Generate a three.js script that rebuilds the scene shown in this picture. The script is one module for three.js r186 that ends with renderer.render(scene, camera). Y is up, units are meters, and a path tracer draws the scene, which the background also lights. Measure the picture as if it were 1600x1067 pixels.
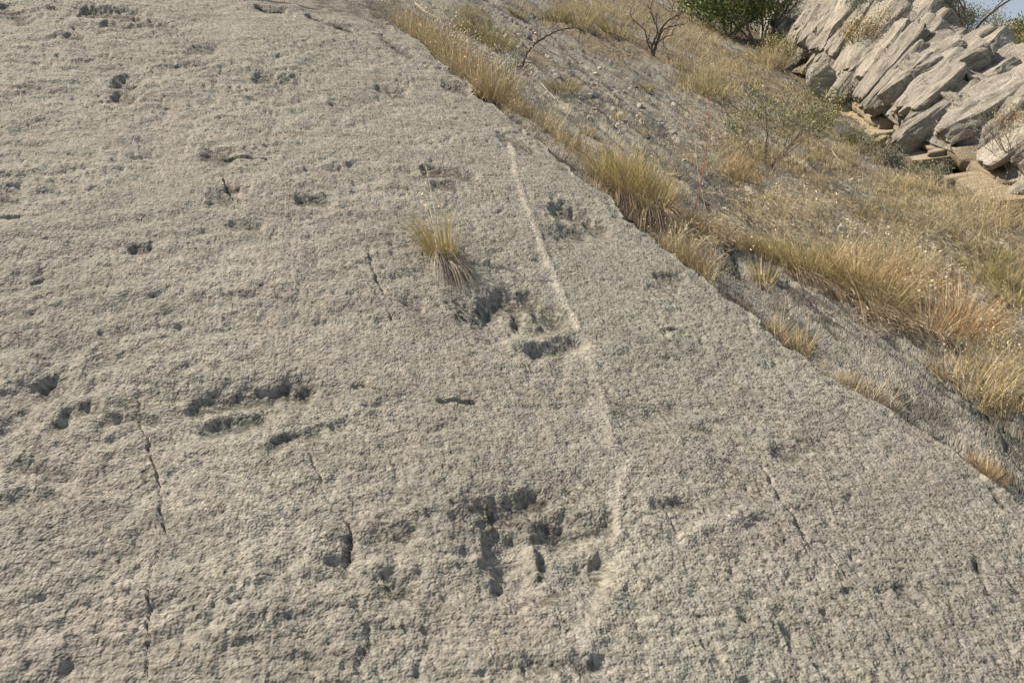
import * as THREE from 'three';
import { mergeGeometries } from 'three/addons/utils/BufferGeometryUtils.js';

// ---------------------------------------------------------------- camera, sky, sun, exposure
const scene = new THREE.Scene();
const camera = new THREE.PerspectiveCamera(46, 1024 / 682, 0.05, 600);
camera.position.set(0, 0, 0);
camera.lookAt(0, 0, -1);
const sunDir = new THREE.Vector3(-0.60, 0.72, -0.20).normalize();
{ // clear, slightly hazy daytime sky: pale at the horizon, deeper blue overhead
  const w = 64, h = 128, d = new Float32Array(w * h * 4);
  for (let y = 0; y < h; y++) {
    const el = Math.sin(((y + 0.5) / h - 0.5) * Math.PI), k = Math.pow(Math.max(0, el), 0.55), lo = el < 0 ? Math.min(1, -el * 4) : 0;
    const c = [0.38 + (0.165 - 0.38) * k, 0.44 + (0.19 - 0.44) * k, 0.51 + (0.227 - 0.51) * k].map((v, i) => v + ([0.24, 0.21, 0.16][i] - v) * lo);
    for (let x = 0; x < w; x++) d.set([...c, 1], (y * w + x) * 4);
  }
  const t = new THREE.DataTexture(d, w, h, THREE.RGBAFormat, THREE.FloatType);
  t.mapping = THREE.EquirectangularReflectionMapping; t.magFilter = t.minFilter = THREE.LinearFilter; t.needsUpdate = true;
  scene.background = t; scene.environment = t;
}
const sun = new THREE.DirectionalLight(0xfff0da, 5);
sun.position.copy(sunDir).multiplyScalar(60); sun.target.position.set(1, 1, -7);
sun.castShadow = true; sun.shadow.mapSize.set(4096, 4096); sun.shadow.radius = 1.5;
Object.assign(sun.shadow.camera, { left: -30, right: 30, top: 30, bottom: -30, near: 1, far: 160 });
scene.add(sun, sun.target);
const renderer = new THREE.WebGLRenderer();
renderer.toneMapping = THREE.LinearToneMapping;
renderer.toneMappingExposure = 1.68;
renderer.shadowMap.enabled = true;

// ---------------------------------------------------------------- helpers
function rng(seed) { let a = seed >>> 0; return () => { a = (a + 0x6D2B79F5) | 0; let t = Math.imul(a ^ (a >>> 15), 1 | a); t = (t + Math.imul(t ^ (t >>> 7), 61 | t)) ^ t; return ((t ^ (t >>> 14)) >>> 0) / 4294967296; }; }
const clamp = (x, a, b) => x < a ? a : x > b ? b : x;
const sstep = (a, b, x) => { const t = clamp((x - a) / (b - a), 0, 1); return t * t * (3 - 2 * t); };
const lerp = (a, b, t) => a + (b - a) * t;
const PERM = (() => { const r = rng(7), p = new Uint8Array(512), a = [...Array(256).keys()]; for (let i = 255; i > 0; i--) { const j = Math.floor(r() * (i + 1)); [a[i], a[j]] = [a[j], a[i]]; } for (let i = 0; i < 512; i++) p[i] = a[i & 255]; return p; })();
const GX = new Float32Array(256), GY = new Float32Array(256);
for (let i = 0; i < 256; i++) { GX[i] = Math.cos(i * 2.399963); GY[i] = Math.sin(i * 2.399963); }
// 2-D gradient noise, about -1..1; per (<= 256) makes it periodic
function noise(x, y, per = 256) {
  const xi = Math.floor(x), yi = Math.floor(y), fx = x - xi, fy = y - yi;
  const x0 = (((xi % per) + per) % per) & 255, x1 = ((((xi + 1) % per) + per) % per) & 255, y0 = (((yi % per) + per) % per) & 255, y1 = ((((yi + 1) % per) + per) % per) & 255;
  const u = fx * fx * fx * (fx * (fx * 6 - 15) + 10), v = fy * fy * fy * (fy * (fy * 6 - 15) + 10);
  const a = PERM[PERM[x0] + y0], b = PERM[PERM[x1] + y0], c = PERM[PERM[x0] + y1], d = PERM[PERM[x1] + y1];
  const n00 = GX[a] * fx + GY[a] * fy, n10 = GX[b] * (fx - 1) + GY[b] * fy, n01 = GX[c] * fx + GY[c] * (fy - 1), n11 = GX[d] * (fx - 1) + GY[d] * (fy - 1);
  return 1.5 * (n00 + u * (n10 - n00) + v * (n01 - n00 + u * (n00 - n10 - n01 + n11)));
}
const fbm = (x, y, o) => { let s = 0, a = 0.5; for (let i = 0; i < o; i++) { s += a * noise(x + i * 17.3, y - i * 9.1); x *= 2.03; y *= 2.03; a *= 0.5; } return s; };
const V = (x, y, z) => new THREE.Vector3(x, y, z);
const FOC = 533.5 / Math.tan(23 * Math.PI / 180);
const ray = (px, py) => V((px - 800) / FOC, (533.5 - py) / FOC, -1);    // survey sight line used to take bearings of things in the place
const taken = {};
const numbered = n => { const k = taken[n] = (taken[n] ?? -1) + 1; return k ? `${n}_${String(k).padStart(3, '0')}` : n; };
function put(o, name, label, category, group) {
  o.name = numbered(name); o.userData.label = label; o.userData.category = category; if (group) o.userData.group = group;
  scene.add(o); return o;
}
function structure(o, name) { o.name = numbered(name); o.userData.kind = 'structure'; scene.add(o); return o; }
function mesh(geo, mat, name, parent) { const m = new THREE.Mesh(geo, mat); m.castShadow = m.receiveShadow = true; m.name = name; if (parent) parent.add(m); return m; }
function geoFrom(pos, idx, col, uv) {
  const g = new THREE.BufferGeometry();
  g.setAttribute('position', new THREE.BufferAttribute(pos instanceof Float32Array ? pos : new Float32Array(pos), 3));
  if (col) g.setAttribute('color', new THREE.BufferAttribute(col instanceof Float32Array ? col : new Float32Array(col), 3));
  if (uv) g.setAttribute('uv', new THREE.BufferAttribute(uv instanceof Float32Array ? uv : new Float32Array(uv), 2));
  g.setIndex(new THREE.BufferAttribute(idx instanceof Uint32Array ? idx : new Uint32Array(idx), 1));
  g.computeVertexNormals();
  return g;
}
function dataTex(n, fn, srgb) {
  const d = new Uint8Array(n * n * 4), o = [0, 0, 0];
  for (let y = 0; y < n; y++) for (let x = 0; x < n; x++) { fn(x / n, y / n, o); const i = (y * n + x) * 4; d[i] = clamp(o[0] * 255, 0, 255); d[i + 1] = clamp(o[1] * 255, 0, 255); d[i + 2] = clamp(o[2] * 255, 0, 255); d[i + 3] = 255; }
  const t = new THREE.DataTexture(d, n, n); t.wrapS = t.wrapT = THREE.RepeatWrapping; t.magFilter = THREE.LinearFilter; t.minFilter = THREE.LinearMipmapLinearFilter; t.generateMipmaps = true;
  if (srgb) t.colorSpace = THREE.SRGBColorSpace; t.needsUpdate = true; return t;
}

// ---------------------------------------------------------------- rock surface textures (one tile = 2 m)
const grainTex = dataTex(1024, (u, v, o) => {
  const a = noise(u * 40, v * 40, 40), b = noise(u * 97 + 3.3, v * 97, 97), c = noise(u * 211, v * 211 + 7.7, 211), w = noise(u * 14 + 5, v * 14, 14);
  const speck = Math.max(0, noise(u * 120 + 11.1, v * 120 + 2.2, 120) - 0.28);
  const k = 0.86 + 0.06 * a + 0.09 * b + 0.08 * c - 0.6 * speck, h = 0.008 * w + 0.006 * a;
  o[0] = k + h; o[1] = k; o[2] = k - h * 1.4;
}, true);
const grainBump = dataTex(2048, (u, v, o) => {
  const a = noise(u * 60, v * 60, 60), b = noise(u * 131 + 3.3, v * 131, 131), c = noise(u * 251, v * 251 + 7.7, 251);
  const pit = Math.max(0, noise(u * 110 + 1.7, v * 110 + 5.2, 110) - 0.25);
  o[0] = o[1] = o[2] = 0.5 + 0.10 * a + 0.14 * b + 0.12 * c - 0.45 * pit;
});

// ---------------------------------------------------------------- the two bedding planes
const N1 = V(0.13, 0.81, 0.57).normalize(), H1 = 2.2;
const N2 = V(0.274, 0.83, 0.486).normalize(), H2 = 1.625;
const U1 = V(N1.z, 0, -N1.x).normalize(), V1 = new THREE.Vector3().crossVectors(N1, U1), O1 = N1.clone().multiplyScalar(-H1);
function slabST(px, py) { const d = ray(px, py), k = -H1 / d.dot(N1), p = d.multiplyScalar(k); return { s: p.dot(U1), t: p.dot(V1), d: k, g: -d.clone().normalize().dot(N1) }; }

const EDGE = [[1900, 1030], [1700, 870], [1600, 792], [1530, 747], [1470, 694], [1400, 652], [1300, 592], [1230, 545], [1160, 487], [1080, 428], [1000, 364], [935, 303], [895, 272], [850, 232], [800, 188], [748, 146], [690, 98], [640, 54]].map(([x, y]) => { const q = slabST(x, y); return [q.t, q.s]; });
EDGE.push([8.72, 0.45], [8.95, 0.04], [9.03, -0.7], [9.3, -1.4], [10, -1.9], [11.5, -2.3]);
EDGE.sort((a, b) => a[0] - b[0]);
function edgeS(t) {
  let i = 0; while (i < EDGE.length - 2 && t > EDGE[i + 1][0]) i++;
  const [t0, s0] = EDGE[i], [t1, s1] = EDGE[i + 1], s = lerp(s0, s1, clamp((t - t0) / (t1 - t0), 0, 1));
  const c = noise(t * 3.1, 40) * 2.2, st = Math.floor(c) + sstep(0.8, 1, c - Math.floor(c));
  return s + 0.03 * fbm(t * 2.2, 5, 3) + 0.014 * noise(t * 9, 1) + 0.028 * st + 0.03;
}
// ---------------------------------------------------------------- hillside
const AX = 0.57, AZ = 0.82;                                             // down-dip bearing of the beds on the map
const Q = (x, z) => AZ * x - AX * z - 3.68, P_ = (x, z) => AX * x + AZ * z;
const smin = (a, b, k) => { const h = clamp(0.5 + 0.5 * (b - a) / k, 0, 1); return lerp(b, a, h) - k * h * (1 - h); };
function baseY(x, z) {
  const y1 = -(H1 + N1.x * x + N1.z * z) / N1.y - 0.13, y2 = -(H2 + N2.x * x + N2.z * z) / N2.y - 0.055;
  let y = smin(y1, y2, 0.06);
  const r = sstep(6.9, 8.6, x + 0.25 * noise(z * 0.5, 3)) * sstep(-40, -22, z) * 1.2; y += r;   // shoulder behind the outcrop
  if (y > 22) y = 22 + 10 * Math.tanh((y - 22) / 20);
  if (y < -8) y = -8 + 8 * Math.tanh((y + 8) / 10);
  return y;
}
const streak = (p, q) => sstep(0.06, 0.13, fbm(p * 1.3 + 70, q * 6.5, 4) + 0.5 * Math.max(0, noise(p * 0.35 + 5, q * 1.4)) - 0.1);
function terrainY(x, z) {
  let y = baseY(x, z);
  const q = Q(x, z), p = P_(x, z);
  // thin broken beds that run down the dip, each a small step
  const w = q * 1.5 + 0.9 * fbm(p * 0.35, q * 0.9, 3);
  const f = w - Math.floor(w), right = sstep(-0.1, 0.2, q);
  y += right * (0.085 * (f < 0.9 ? f / 0.9 : 1 - sstep(0.9, 1, f)) - 0.05);
  y += right * (0.035 * fbm(p * 0.9, q * 2.6, 4) + 0 );
  y -= right * 0.06 * sstep(0.10, 0.0, Math.abs(noise(p * 0.6, q * 3.2 + 20))) * sstep(-0.2, 0.2, noise(p * 1.1, q * 2));
  if (q > -0.9 && q < 1.2) {                                           // the open joint along the slab's edge
    const s = x * U1.x + y * U1.y + z * U1.z, t = x * V1.x + y * V1.y + z * V1.z, e = s - edgeS(t), w = (0.05 + 0.07 * noise(t * 1.7, 8)) * sstep(2.0, 3.2, t) + 0.015;
    y -= 0.18 * sstep(-0.05, 0, e) * sstep(w + 0.05, w, e);
  }
  y -= right * 0.028 * streak(p, q);
  y += 0.05 * fbm(p * 3.6, q * 10, 4) + 0.014 * noise(p * 24, q * 40) - 0.05 * right * Math.max(0, noise(p * 2.2 + 50, q * 9) - 0.3);
  y += 0.25 * noise(x * 0.13 + 4, z * 0.13) * sstep(3, 9, Math.abs(q));
  return y;
}
function ground(px, py) {                                              // where a bearing meets the hillside
  const d = ray(px, py); let k = 2.2;
  for (let i = 0; i < 900; i++) { const y = d.y * k - terrainY(d.x * k, d.z * k); if (y < 0) break; k += Math.max(0.012, y * 0.35); if (k > 70) break; }
  return d.multiplyScalar(k);
}
function axis(parts) { const a = []; for (const [x0, x1, n] of parts) for (let i = 0; i < n; i++) a.push(lerp(x0, x1, i / n)); a.push(parts.at(-1)[1]); return a; }

const rockMat = new THREE.MeshStandardMaterial({ vertexColors: true, map: grainTex, bumpMap: grainBump, bumpScale: 0.013, roughness: 0.95, metalness: 0 });
{
  const xs = axis([[-160, -20, 24], [-20, -3, 40], [-3, -0.6, 40], [-0.6, 5, 250], [5, 9, 80], [9, 24, 50], [24, 160, 24]]);
  const zs = axis([[-170, -40, 26], [-40, -20, 60], [-20, -10, 150], [-10, -2.2, 300], [-2.2, 6, 40], [6, 120, 24]]);
  const nx = xs.length, nz = zs.length, pos = new Float32Array(nx * nz * 3), col = new Float32Array(nx * nz * 3), uv = new Float32Array(nx * nz * 2), idx = new Uint32Array((nx - 1) * (nz - 1) * 6);
  let k = 0, m = 0;
  for (let j = 0; j < nz; j++) for (let i = 0; i < nx; i++, k++) {
    const x = xs[i], z = zs[j], q = Q(x, z), p = P_(x, z);
    pos[k * 3] = x; pos[k * 3 + 1] = terrainY(x, z); pos[k * 3 + 2] = z;
    uv[k * 2] = q / 2 * 1.1; uv[k * 2 + 1] = p / 2 * 1.25;
    const soil = sstep(-0.12, 0.22, fbm(p * 0.5 + 9, q * 1.3, 4) + sstep(1.2, 5, q) * 0.42 - 0.27) * sstep(0.2, 0.8, q);
    const es = x * U1.x + pos[k * 3 + 1] * U1.y + z * U1.z - edgeS(x * V1.x + pos[k * 3 + 1] * V1.y + z * V1.z), soilShade = q > -1.2 && q < 1.5 && es > -0.1 ? sstep(0.02, -0.04, es - 0.22 - 0.2 * fbm(p * 2.2, 3, 3) - 0.05 * noise(p * 18, q * 18)) : 0;  // dark joint soil, widened past the lip to paint in its shadow
    const lich = sstep(0.05, 0.35, fbm(p * 2.2, q * 5 + 40, 4)), dark = q > -0.5 ? Math.max(streak(p, q) * 0.8, sstep(0.1, 0.17, fbm(p * 2.6 + 70, q * 11, 4)) * 0.7) : 0;
    const v = 1 + 0.25 * fbm(p * 1.5, q * 3 + 8, 3);
    let r = 0.30 * v, g = 0.282 * v, b = 0.245 * v;
    r = lerp(r, 0.30, lich * 0.6); g = lerp(g, 0.31, lich * 0.6); b = lerp(b, 0.265, lich * 0.6);
    r = lerp(r, 0.085, dark); g = lerp(g, 0.078, dark); b = lerp(b, 0.068, dark);
    const sv = 1 + 0.5 * fbm(p * 4, q * 7 + 3, 3);
    col[k * 3] = lerp(lerp(r, 0.23 * sv, soil), 0.05, soilShade * 0.9); col[k * 3 + 1] = lerp(lerp(g, 0.185 * sv, soil), 0.04, soilShade * 0.9); col[k * 3 + 2] = lerp(lerp(b, 0.125 * sv, soil), 0.03, soilShade * 0.9);
  }
  for (let j = 0; j < nz - 1; j++) for (let i = 0; i < nx - 1; i++) { const a = j * nx + i, b = a + 1, c = a + nx, d = c + 1; idx.set([a, c, b, b, c, d], m); m += 6; }
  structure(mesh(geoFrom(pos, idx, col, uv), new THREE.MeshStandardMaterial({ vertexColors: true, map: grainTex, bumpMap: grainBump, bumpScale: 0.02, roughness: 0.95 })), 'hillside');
}

// ---------------------------------------------------------------- the track-bearing rock slab
// hollows, cracks and marks: [bearings of a stroke, half width in minutes of the survey, depth in metres, hardness of rim]
const HOLLOWS = [
  // large three-lobed track low on the slab
  [[[800, 850], [800, 885], [815, 905]], 30, .052, .6], [[[880, 855], [905, 880]], 34, .034, .4], [[[835, 850], [905, 865]], 78, .032, .3], [[[765, 806], [800, 796], [845, 782]], 17, .026, .4], [[[860, 820], [872, 828]], 18, .028, .5],
  [[[952, 800], [950, 832]], 9, .035, .6], [[[900, 832], [940, 822]], 16, .018, .3], [[[936, 886], [934, 902]], 10, .022, .5], [[[808, 948], [845, 942], [872, 926]], 7, .03, .7], [[[845, 870], [847, 905]], 4, .02, .6], [[[880, 770], [930, 760]], 16, .012, .3],
  // track beside the grass tuft
  [[[800, 500], [860, 505]], 50, .024, .3], [[[768, 482], [790, 468], [832, 468]], 13, .042, .6], [[[775, 500], [800, 505]], 22, .018, .2], [[[806, 478], [808, 500]], 7, .03, .5], [[[850, 488], [870, 494]], 11, .045, .7], [[[835, 549], [868, 545], [905, 532]], 11, .035, .4], [[[840, 512], [890, 512]], 18, .016, .2],
  // small track under the upper end of the pale streak
  [[[890, 345], [925, 350]], 30, .02, .3], [[[878, 332], [890, 330]], 12, .04, .5], [[[905, 336], [918, 340]], 11, .045, .6], [[[932, 354], [942, 356]], 11, .04, .6], [[[886, 360], [905, 362]], 10, .025, .3], [[[870, 372], [910, 374]], 9, .018, .3],
  [[[668, 270], [700, 272], [736, 280]], 7, .045, .5], [[[680, 290], [712, 296]], 6, .035, .4],
  // long paired grooves
  [[[320, 645], [400, 640], [480, 640]], 40, .022, .3], [[[310, 626], [372, 616], [420, 615]], 13, .030, .4], [[[440, 608], [482, 606]], 12, .032, .4], [[[322, 668], [378, 658], [412, 650]], 14, .030, .3], [[[435, 692], [470, 682], [500, 674]], 12, .026, .3], [[[530, 660], [545, 655]], 8, .02, .4],
  [[[70, 603], [86, 602]], 14, .03, .4], [[[108, 642], [150, 632]], 9, .022, .4], [[[82, 664], [100, 660]], 9, .03, .4], [[[206, 650], [212, 649]], 8, .04, .6], [[[228, 651], [240, 649]], 9, .04, .6], [[[5, 670], [20, 664]], 12, .018, .3], [[[0, 790], [60, 785], [90, 775]], 15, .016, .3], [[[30, 730], [100, 735]], 14, .018, .3], [[[160, 660], [185, 655]], 10, .02, .3],
  [[[134, 20], [170, 22], [212, 28]], 7, .06, .5], [[[165, 38], [200, 42], [232, 36], [275, 48]], 5, .05, .5], [[[2, 10], [22, 24], [40, 36]], 7, .06, .6], [[[105, 57], [125, 60]], 4, .035, .5],
  [[[484, 26], [510, 35], [548, 48]], 4, .07, .6], [[[404, 13], [420, 18], [442, 18]], 4.5, .07, .6], [[[520, 14], [570, 24], [606, 42]], 5, .08, .5], [[[470, 8], [500, 14]], 4, .06, .5], [[[600, 60], [640, 85]], 6, .03, .3], [[[188, 124], [206, 130]], 9, .10, .8], [[[183, 150], [204, 152]], 8, .055, .4], [[[404, 122], [422, 122]], 7, .055, .5], [[[438, 127], [464, 127]], 6, .055, .5], [[[596, 137], [608, 138]], 5, .05, .5], [[[616, 144], [634, 145]], 5, .06, .6], [[[702, 130], [728, 138]], 7, .035, .3],
  [[[330, 245], [355, 250]], 12, .035, .3], [[[358, 295], [385, 303]], 5, .06, .8], [[[345, 312], [360, 316]], 12, .035, .3], [[[470, 316], [512, 318]], 7, .05, .5], [[[365, 352], [405, 355]], 7, .025, .3], [[[208, 388], [226, 387]], 8, .04, .4], [[[300, 78], [330, 76]], 7, .03, .3],
  [[[570, 870], [610, 880]], 46, .022, .3], [[[548, 842], [550, 866]], 8, .045, .6], [[[530, 885], [542, 895]], 13, .02, .3], [[[612, 925], [636, 928]], 15, .042, .5], [[[590, 836], [640, 838]], 13, .016, .2], [[[600, 780], [640, 790]], 14, .012, .2],
  [[[1032, 796], [1084, 790]], 8, .035, .5], [[[1232, 711], [1250, 709]], 12, .03, .3], [[[1032, 436], [1064, 436]], 7, .03, .4], [[[1020, 450], [1060, 452]], 6, .02, .3], [[[1086, 666], [1112, 672]], 5, .03, .5],
  [[[1408, 928], [1424, 930]], 9, .03, .4], [[[1440, 922], [1450, 920]], 6, .02, .4], [[[1532, 878], [1530, 890]], 6, .04, .6], [[[830, 1057], [880, 1052], [935, 1056]], 12, .02, .3], [[[1150, 740], [1180, 755]], 22, .012, .2], [[[1270, 700], [1300, 690]], 12, .012, .2],
  [[[1560, 770], [1568, 790]], 6, .05, .6], [[[640, 470], [655, 480]], 10, .02, .3], [[[985, 660], [1060, 640]], 14, .012, .2], [[[860, 200], [880, 230]], 10, .05, .3], [[[790, 215], [830, 235]], 9, .03, .3],
];
const CRACKS = [
  [[[215, 615], [217, 650], [230, 690], [246, 740], [252, 790], [258, 832], [240, 875], [234, 900], [231, 950], [228, 980], [230, 1010], [231, 1067]], 1.8, .026],
  [[[484, 708], [500, 745], [512, 778]], 2.0, .022], [[[546, 815], [552, 850], [540, 878]], 2.6, .03], [[[546, 944], [562, 965], [578, 980], [574, 1012], [562, 1040]], 2.0, .022],
  [[[578, 392], [582, 425], [600, 462], [612, 498]], 2.6, .025], [[[686, 625], [712, 623], [742, 626]], 3.0, .06], [[[548, 600], [572, 600], [602, 611]], 1.6, .025], [[[352, 247], [380, 247], [416, 251]], 1.7, .05], [[[345, 270], [356, 298], [376, 320]], 1.7, .04],
  [[[1194, 728], [1210, 756], [1226, 785], [1242, 806], [1256, 832], [1264, 848]], 3.0, .035], [[[1302, 868], [1318, 892], [1332, 912]], 2.2, .022], [[[1098, 588], [1110, 608], [1124, 640]], 2.2, .02], [[[1040, 514], [1056, 513], [1072, 519]], 2.0, .035], [[[1040, 800], [1054, 825], [1066, 850]], 2.0, .02],
  [[[1530, 880], [1532, 900], [1546, 930]], 2.2, .025], [[[1578, 905], [1594, 930]], 2.4, .03], [[[0, 342], [32, 342]], 3, .07], [[[40, 438], [56, 436], [68, 428]], 1.8, .04], [[[480, 24], [510, 34], [545, 46]], 2.4, .10], [[[405, 12], [418, 18], [440, 18]], 3, .10], [[[500, 8], [560, 22], [600, 40]], 3.5, .10], [[[805, 535], [818, 560], [828, 585]], 1.8, .015],
  [[[532, 255], [530, 280]], 1.6, .02], [[[1450, 825], [1462, 850]], 2, .02], [[[1440, 680], [1465, 692], [1480, 705]], 2, .02], [[[1395, 1020], [1412, 1050]], 1.8, .018], [[[330, 470], [333, 500]], 1.6, .016], [[[900, 250], [912, 268]], 1.6, .02],
];
const RIDGES = [[[[800, 535], [850, 528], [900, 515]], 9, .012], [[[832, 852], [838, 895]], 9, .030], [[[785, 818], [850, 806]], 8, .014], [[[895, 868], [925, 862]], 10, .012], [[[785, 490], [800, 497]], 9, .016], [[[825, 488], [838, 500]], 9, .016], [[[800, 226], [806, 275], [828, 340], [850, 392], [886, 474]], 6, .005], [[[928, 565], [944, 625], [956, 690]], 8, .006], [[[985, 725], [966, 790], [960, 850]], 8, .006], [[[975, 890], [940, 975], [915, 1015]], 18, .012], [[[1068, 845], [1100, 825], [1150, 806], [1186, 795]], 8, .012], [[[600, 880], [560, 885]], 14, .015], [[[870, 346], [905, 350]], 8, .02], [[[300, 645], [400, 636]], 10, .012]];
const PALE = [
  [[[956, 690], [962, 708], [985, 725]], 6, .42], [[[895, 492], [905, 512], [915, 540]], 6, .5], [[[968, 850], [985, 880], [975, 905]], 9, .38],
  [[[797, 222], [803, 250], [806, 275], [816, 302], [828, 340], [838, 362], [850, 392], [862, 420], [874, 448], [886, 474], [900, 498]], 5.2, .85],
  [[[905, 510], [915, 540], [928, 565], [938, 590], [944, 625], [952, 660], [956, 690]], 6.5, .5], [[[985, 725], [968, 750], [966, 790], [964, 825], [966, 860], [978, 890]], 5, .6], [[[980, 890], [972, 930], [950, 965], [915, 1015]], 14, .33], [[[1068, 845], [1100, 826], [1150, 808]], 9, .5], [[[830, 535], [880, 525]], 11, .3], [[[905, 540], [925, 552]], 14, .5], [[[930, 640], [960, 660]], 22, .3],
];
const FLECKED = [[[[706, 470], [722, 484], [742, 494]], 13], [[[735, 498], [748, 503]], 9]];  // patch of black flecks on pale grey below the lone tussock
const stroke = ([pts, r, a, b]) => {
  const q = pts.map(([x, y]) => slabST(x, y)), m = q[Math.floor(q.length / 2)];
  const rs = (r < 4 ? 0.62 : 1.15) * r * m.d / FOC, rt = rs / Math.max(0.3, m.g), e = q.map(c => [c.s / rs, c.t / rt]);
  const S = q.map(c => c.s), T = q.map(c => c.t), L = 1.6;
  return { e, rs, rt, a, b, s0: Math.min(...S) - rs * L, s1: Math.max(...S) + rs * L, t0: Math.min(...T) - rt * L, t1: Math.max(...T) + rt * L };
};
let lastU = 0;
function reach(k, s, t) {                                              // distance to a stroke in half widths
  if (s < k.s0 || s > k.s1 || t < k.t0 || t > k.t1) return 9;
  const x = s / k.rs, y = t / k.rt, e = k.e; let best = 81; lastU = 0;
  for (let i = 0; i < e.length - 1; i++) {
    const ax = e[i][0], ay = e[i][1], dx = e[i + 1][0] - ax, dy = e[i + 1][1] - ay, h = clamp(((x - ax) * dx + (y - ay) * dy) / (dx * dx + dy * dy + 1e-9), 0, 1);
    const ux = x - ax - dx * h, uy = y - ay - dy * h, d = ux * ux + uy * uy; if (d < best) { best = d; lastU = 0.85 * uy - 0.5 * ux; }
  }
  return Math.sqrt(best);
}
const hollows = HOLLOWS.map(stroke), cracks = CRACKS.map(stroke), ridges = RIDGES.map(stroke), pale = PALE.map(stroke), flecked = FLECKED.map(stroke);
// coarse buckets over the slab so that each point only looks at the marks near it
function bucketed(list) {
  const B = new Map(), c = 0.25;
  for (const k of list) for (let i = Math.floor(k.s0 / c); i <= Math.floor(k.s1 / c); i++) for (let j = Math.floor(k.t0 / c); j <= Math.floor(k.t1 / c); j++) { const id = i * 1000 + j; if (!B.has(id)) B.set(id, []); B.get(id).push(k); }
  return (s, t) => B.get(Math.floor(s / c) * 1000 + Math.floor(t / c));
}
const bHol = bucketed(hollows), bCr = bucketed(cracks), bRi = bucketed(ridges), bPa = bucketed(pale), bFlecked = bucketed(flecked);
function slabRelief(s, t, out) {
  const wx = s + 0.05 * noise(s * 3, t * 3 + 9), wt = t + 0.05 * noise(s * 3 + 20, t * 3);
  let smooth = 0, tone = 0, flk = 0, lichenShade = -1;
  for (const k of bPa(s, t) || []) { const d = reach(k, s, t) + 0.5 * noise(s * 12, t * 12) + 0.28 * noise(s * 38, t * 38); tone = Math.max(tone, k.a * sstep(1.15, 0.55, d)); }
  smooth = tone;
  const left = sstep(1.4, -0.8, s - 0.1 * t + 0.4 * noise(s * 0.7, t * 0.7));     // rougher, lumpier to the left
  const amp = (1 - 0.7 * smooth) * (0.75 + 0.3 * noise(s * 1.7 + 3, t * 1.7) + 0.3 * noise(s * 0.7 + 8, t * 0.9));
  let h = 0.030 * noise(s * 0.55 + 2, t * 0.55) + 0.013 * noise(wx * 2.1, wt * 2.1 + 4) * (0.6 + 0.7 * left);
  h += amp * (0.0115 * noise(wx * 5.3 - 2 * wt, wt * 6.5) * (0.45 + 0.8 * left) + 0.0085 * noise(wx * 12.5, wt * 14 + wx * 4) * (0.7 + 0.5 * left) + 0.0037 * noise(wx * 27 + 5, wt * 29) + 0.0017 * noise(wx * 57, wt * 61));
  const pit = noise(wx * 16 + 31, wt * 17) - 0.26; if (pit > 0) h -= 0.021 * amp * pit;
  const pit2 = noise(wx * 36 + 11, wt * 38 + 50) - 0.2; if (pit2 > 0) h -= 0.015 * amp * pit2;
  const hs = s + 0.016 * noise(s * 7, t * 7) + 0.009 * noise(s * 17, t * 17 + 5), ht = t + 0.018 * noise(s * 7 + 30, t * 7) + 0.010 * noise(s * 17 + 40, t * 17);
  for (const k of bHol(s, t) || []) { const d = reach(k, hs, ht) + 0.16 * noise(s * 24, t * 24); if (d < 1.8) { const f = clamp(0.72 + 0.42 * lastU, 0.2, 1.15); h -= Math.min((0.95 + 0.3 * k.b) * k.a, 0.72 * Math.sqrt(k.rs * k.rt)) * sstep(1.7, 0.25 * k.b, d) * f; if (k.rs < 0.07) lichenShade = Math.max(lichenShade, (1.3 - d) * Math.min(1, k.a * 32) * Math.min(1, f + 0.25)); } }
  for (const k of bRi(s, t) || []) { const d = reach(k, s, t); if (d < 1.4) h += k.a * sstep(1.4, 0.1, d + 0.2 * noise(s * 18, t * 18)); }
  let dirt = 0; out.lichenShade = lichenShade;
  for (const k of bCr(s, t) || []) { const d = reach(k, s + 0.012 * noise(s * 20, t * 20), t + 0.012 * noise(s * 20 + 7, t * 20)) + 0.35 * noise(s * 30, t * 30); if (d < 1.5) { const c = sstep(1.5, 0.2, d) * (k.a > 0.0205 ? sstep(-0.9, -0.3, noise(s * 4 + 60, t * 4)) : sstep(-0.45, 0.2, noise(s * 4 + 60, t * 4))); h -= 0.6 * k.a * c; dirt = Math.max(dirt, c); } }
  for (const k of bFlecked(s, t) || []) { const d = reach(k, s, t) + 0.5 * noise(s * 14, t * 14); flk = Math.max(flk, sstep(1.3, 0.8, d)); }
  out.tone = tone; out.dirt = dirt; out.flecked = flk;
  return h;
}
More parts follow.
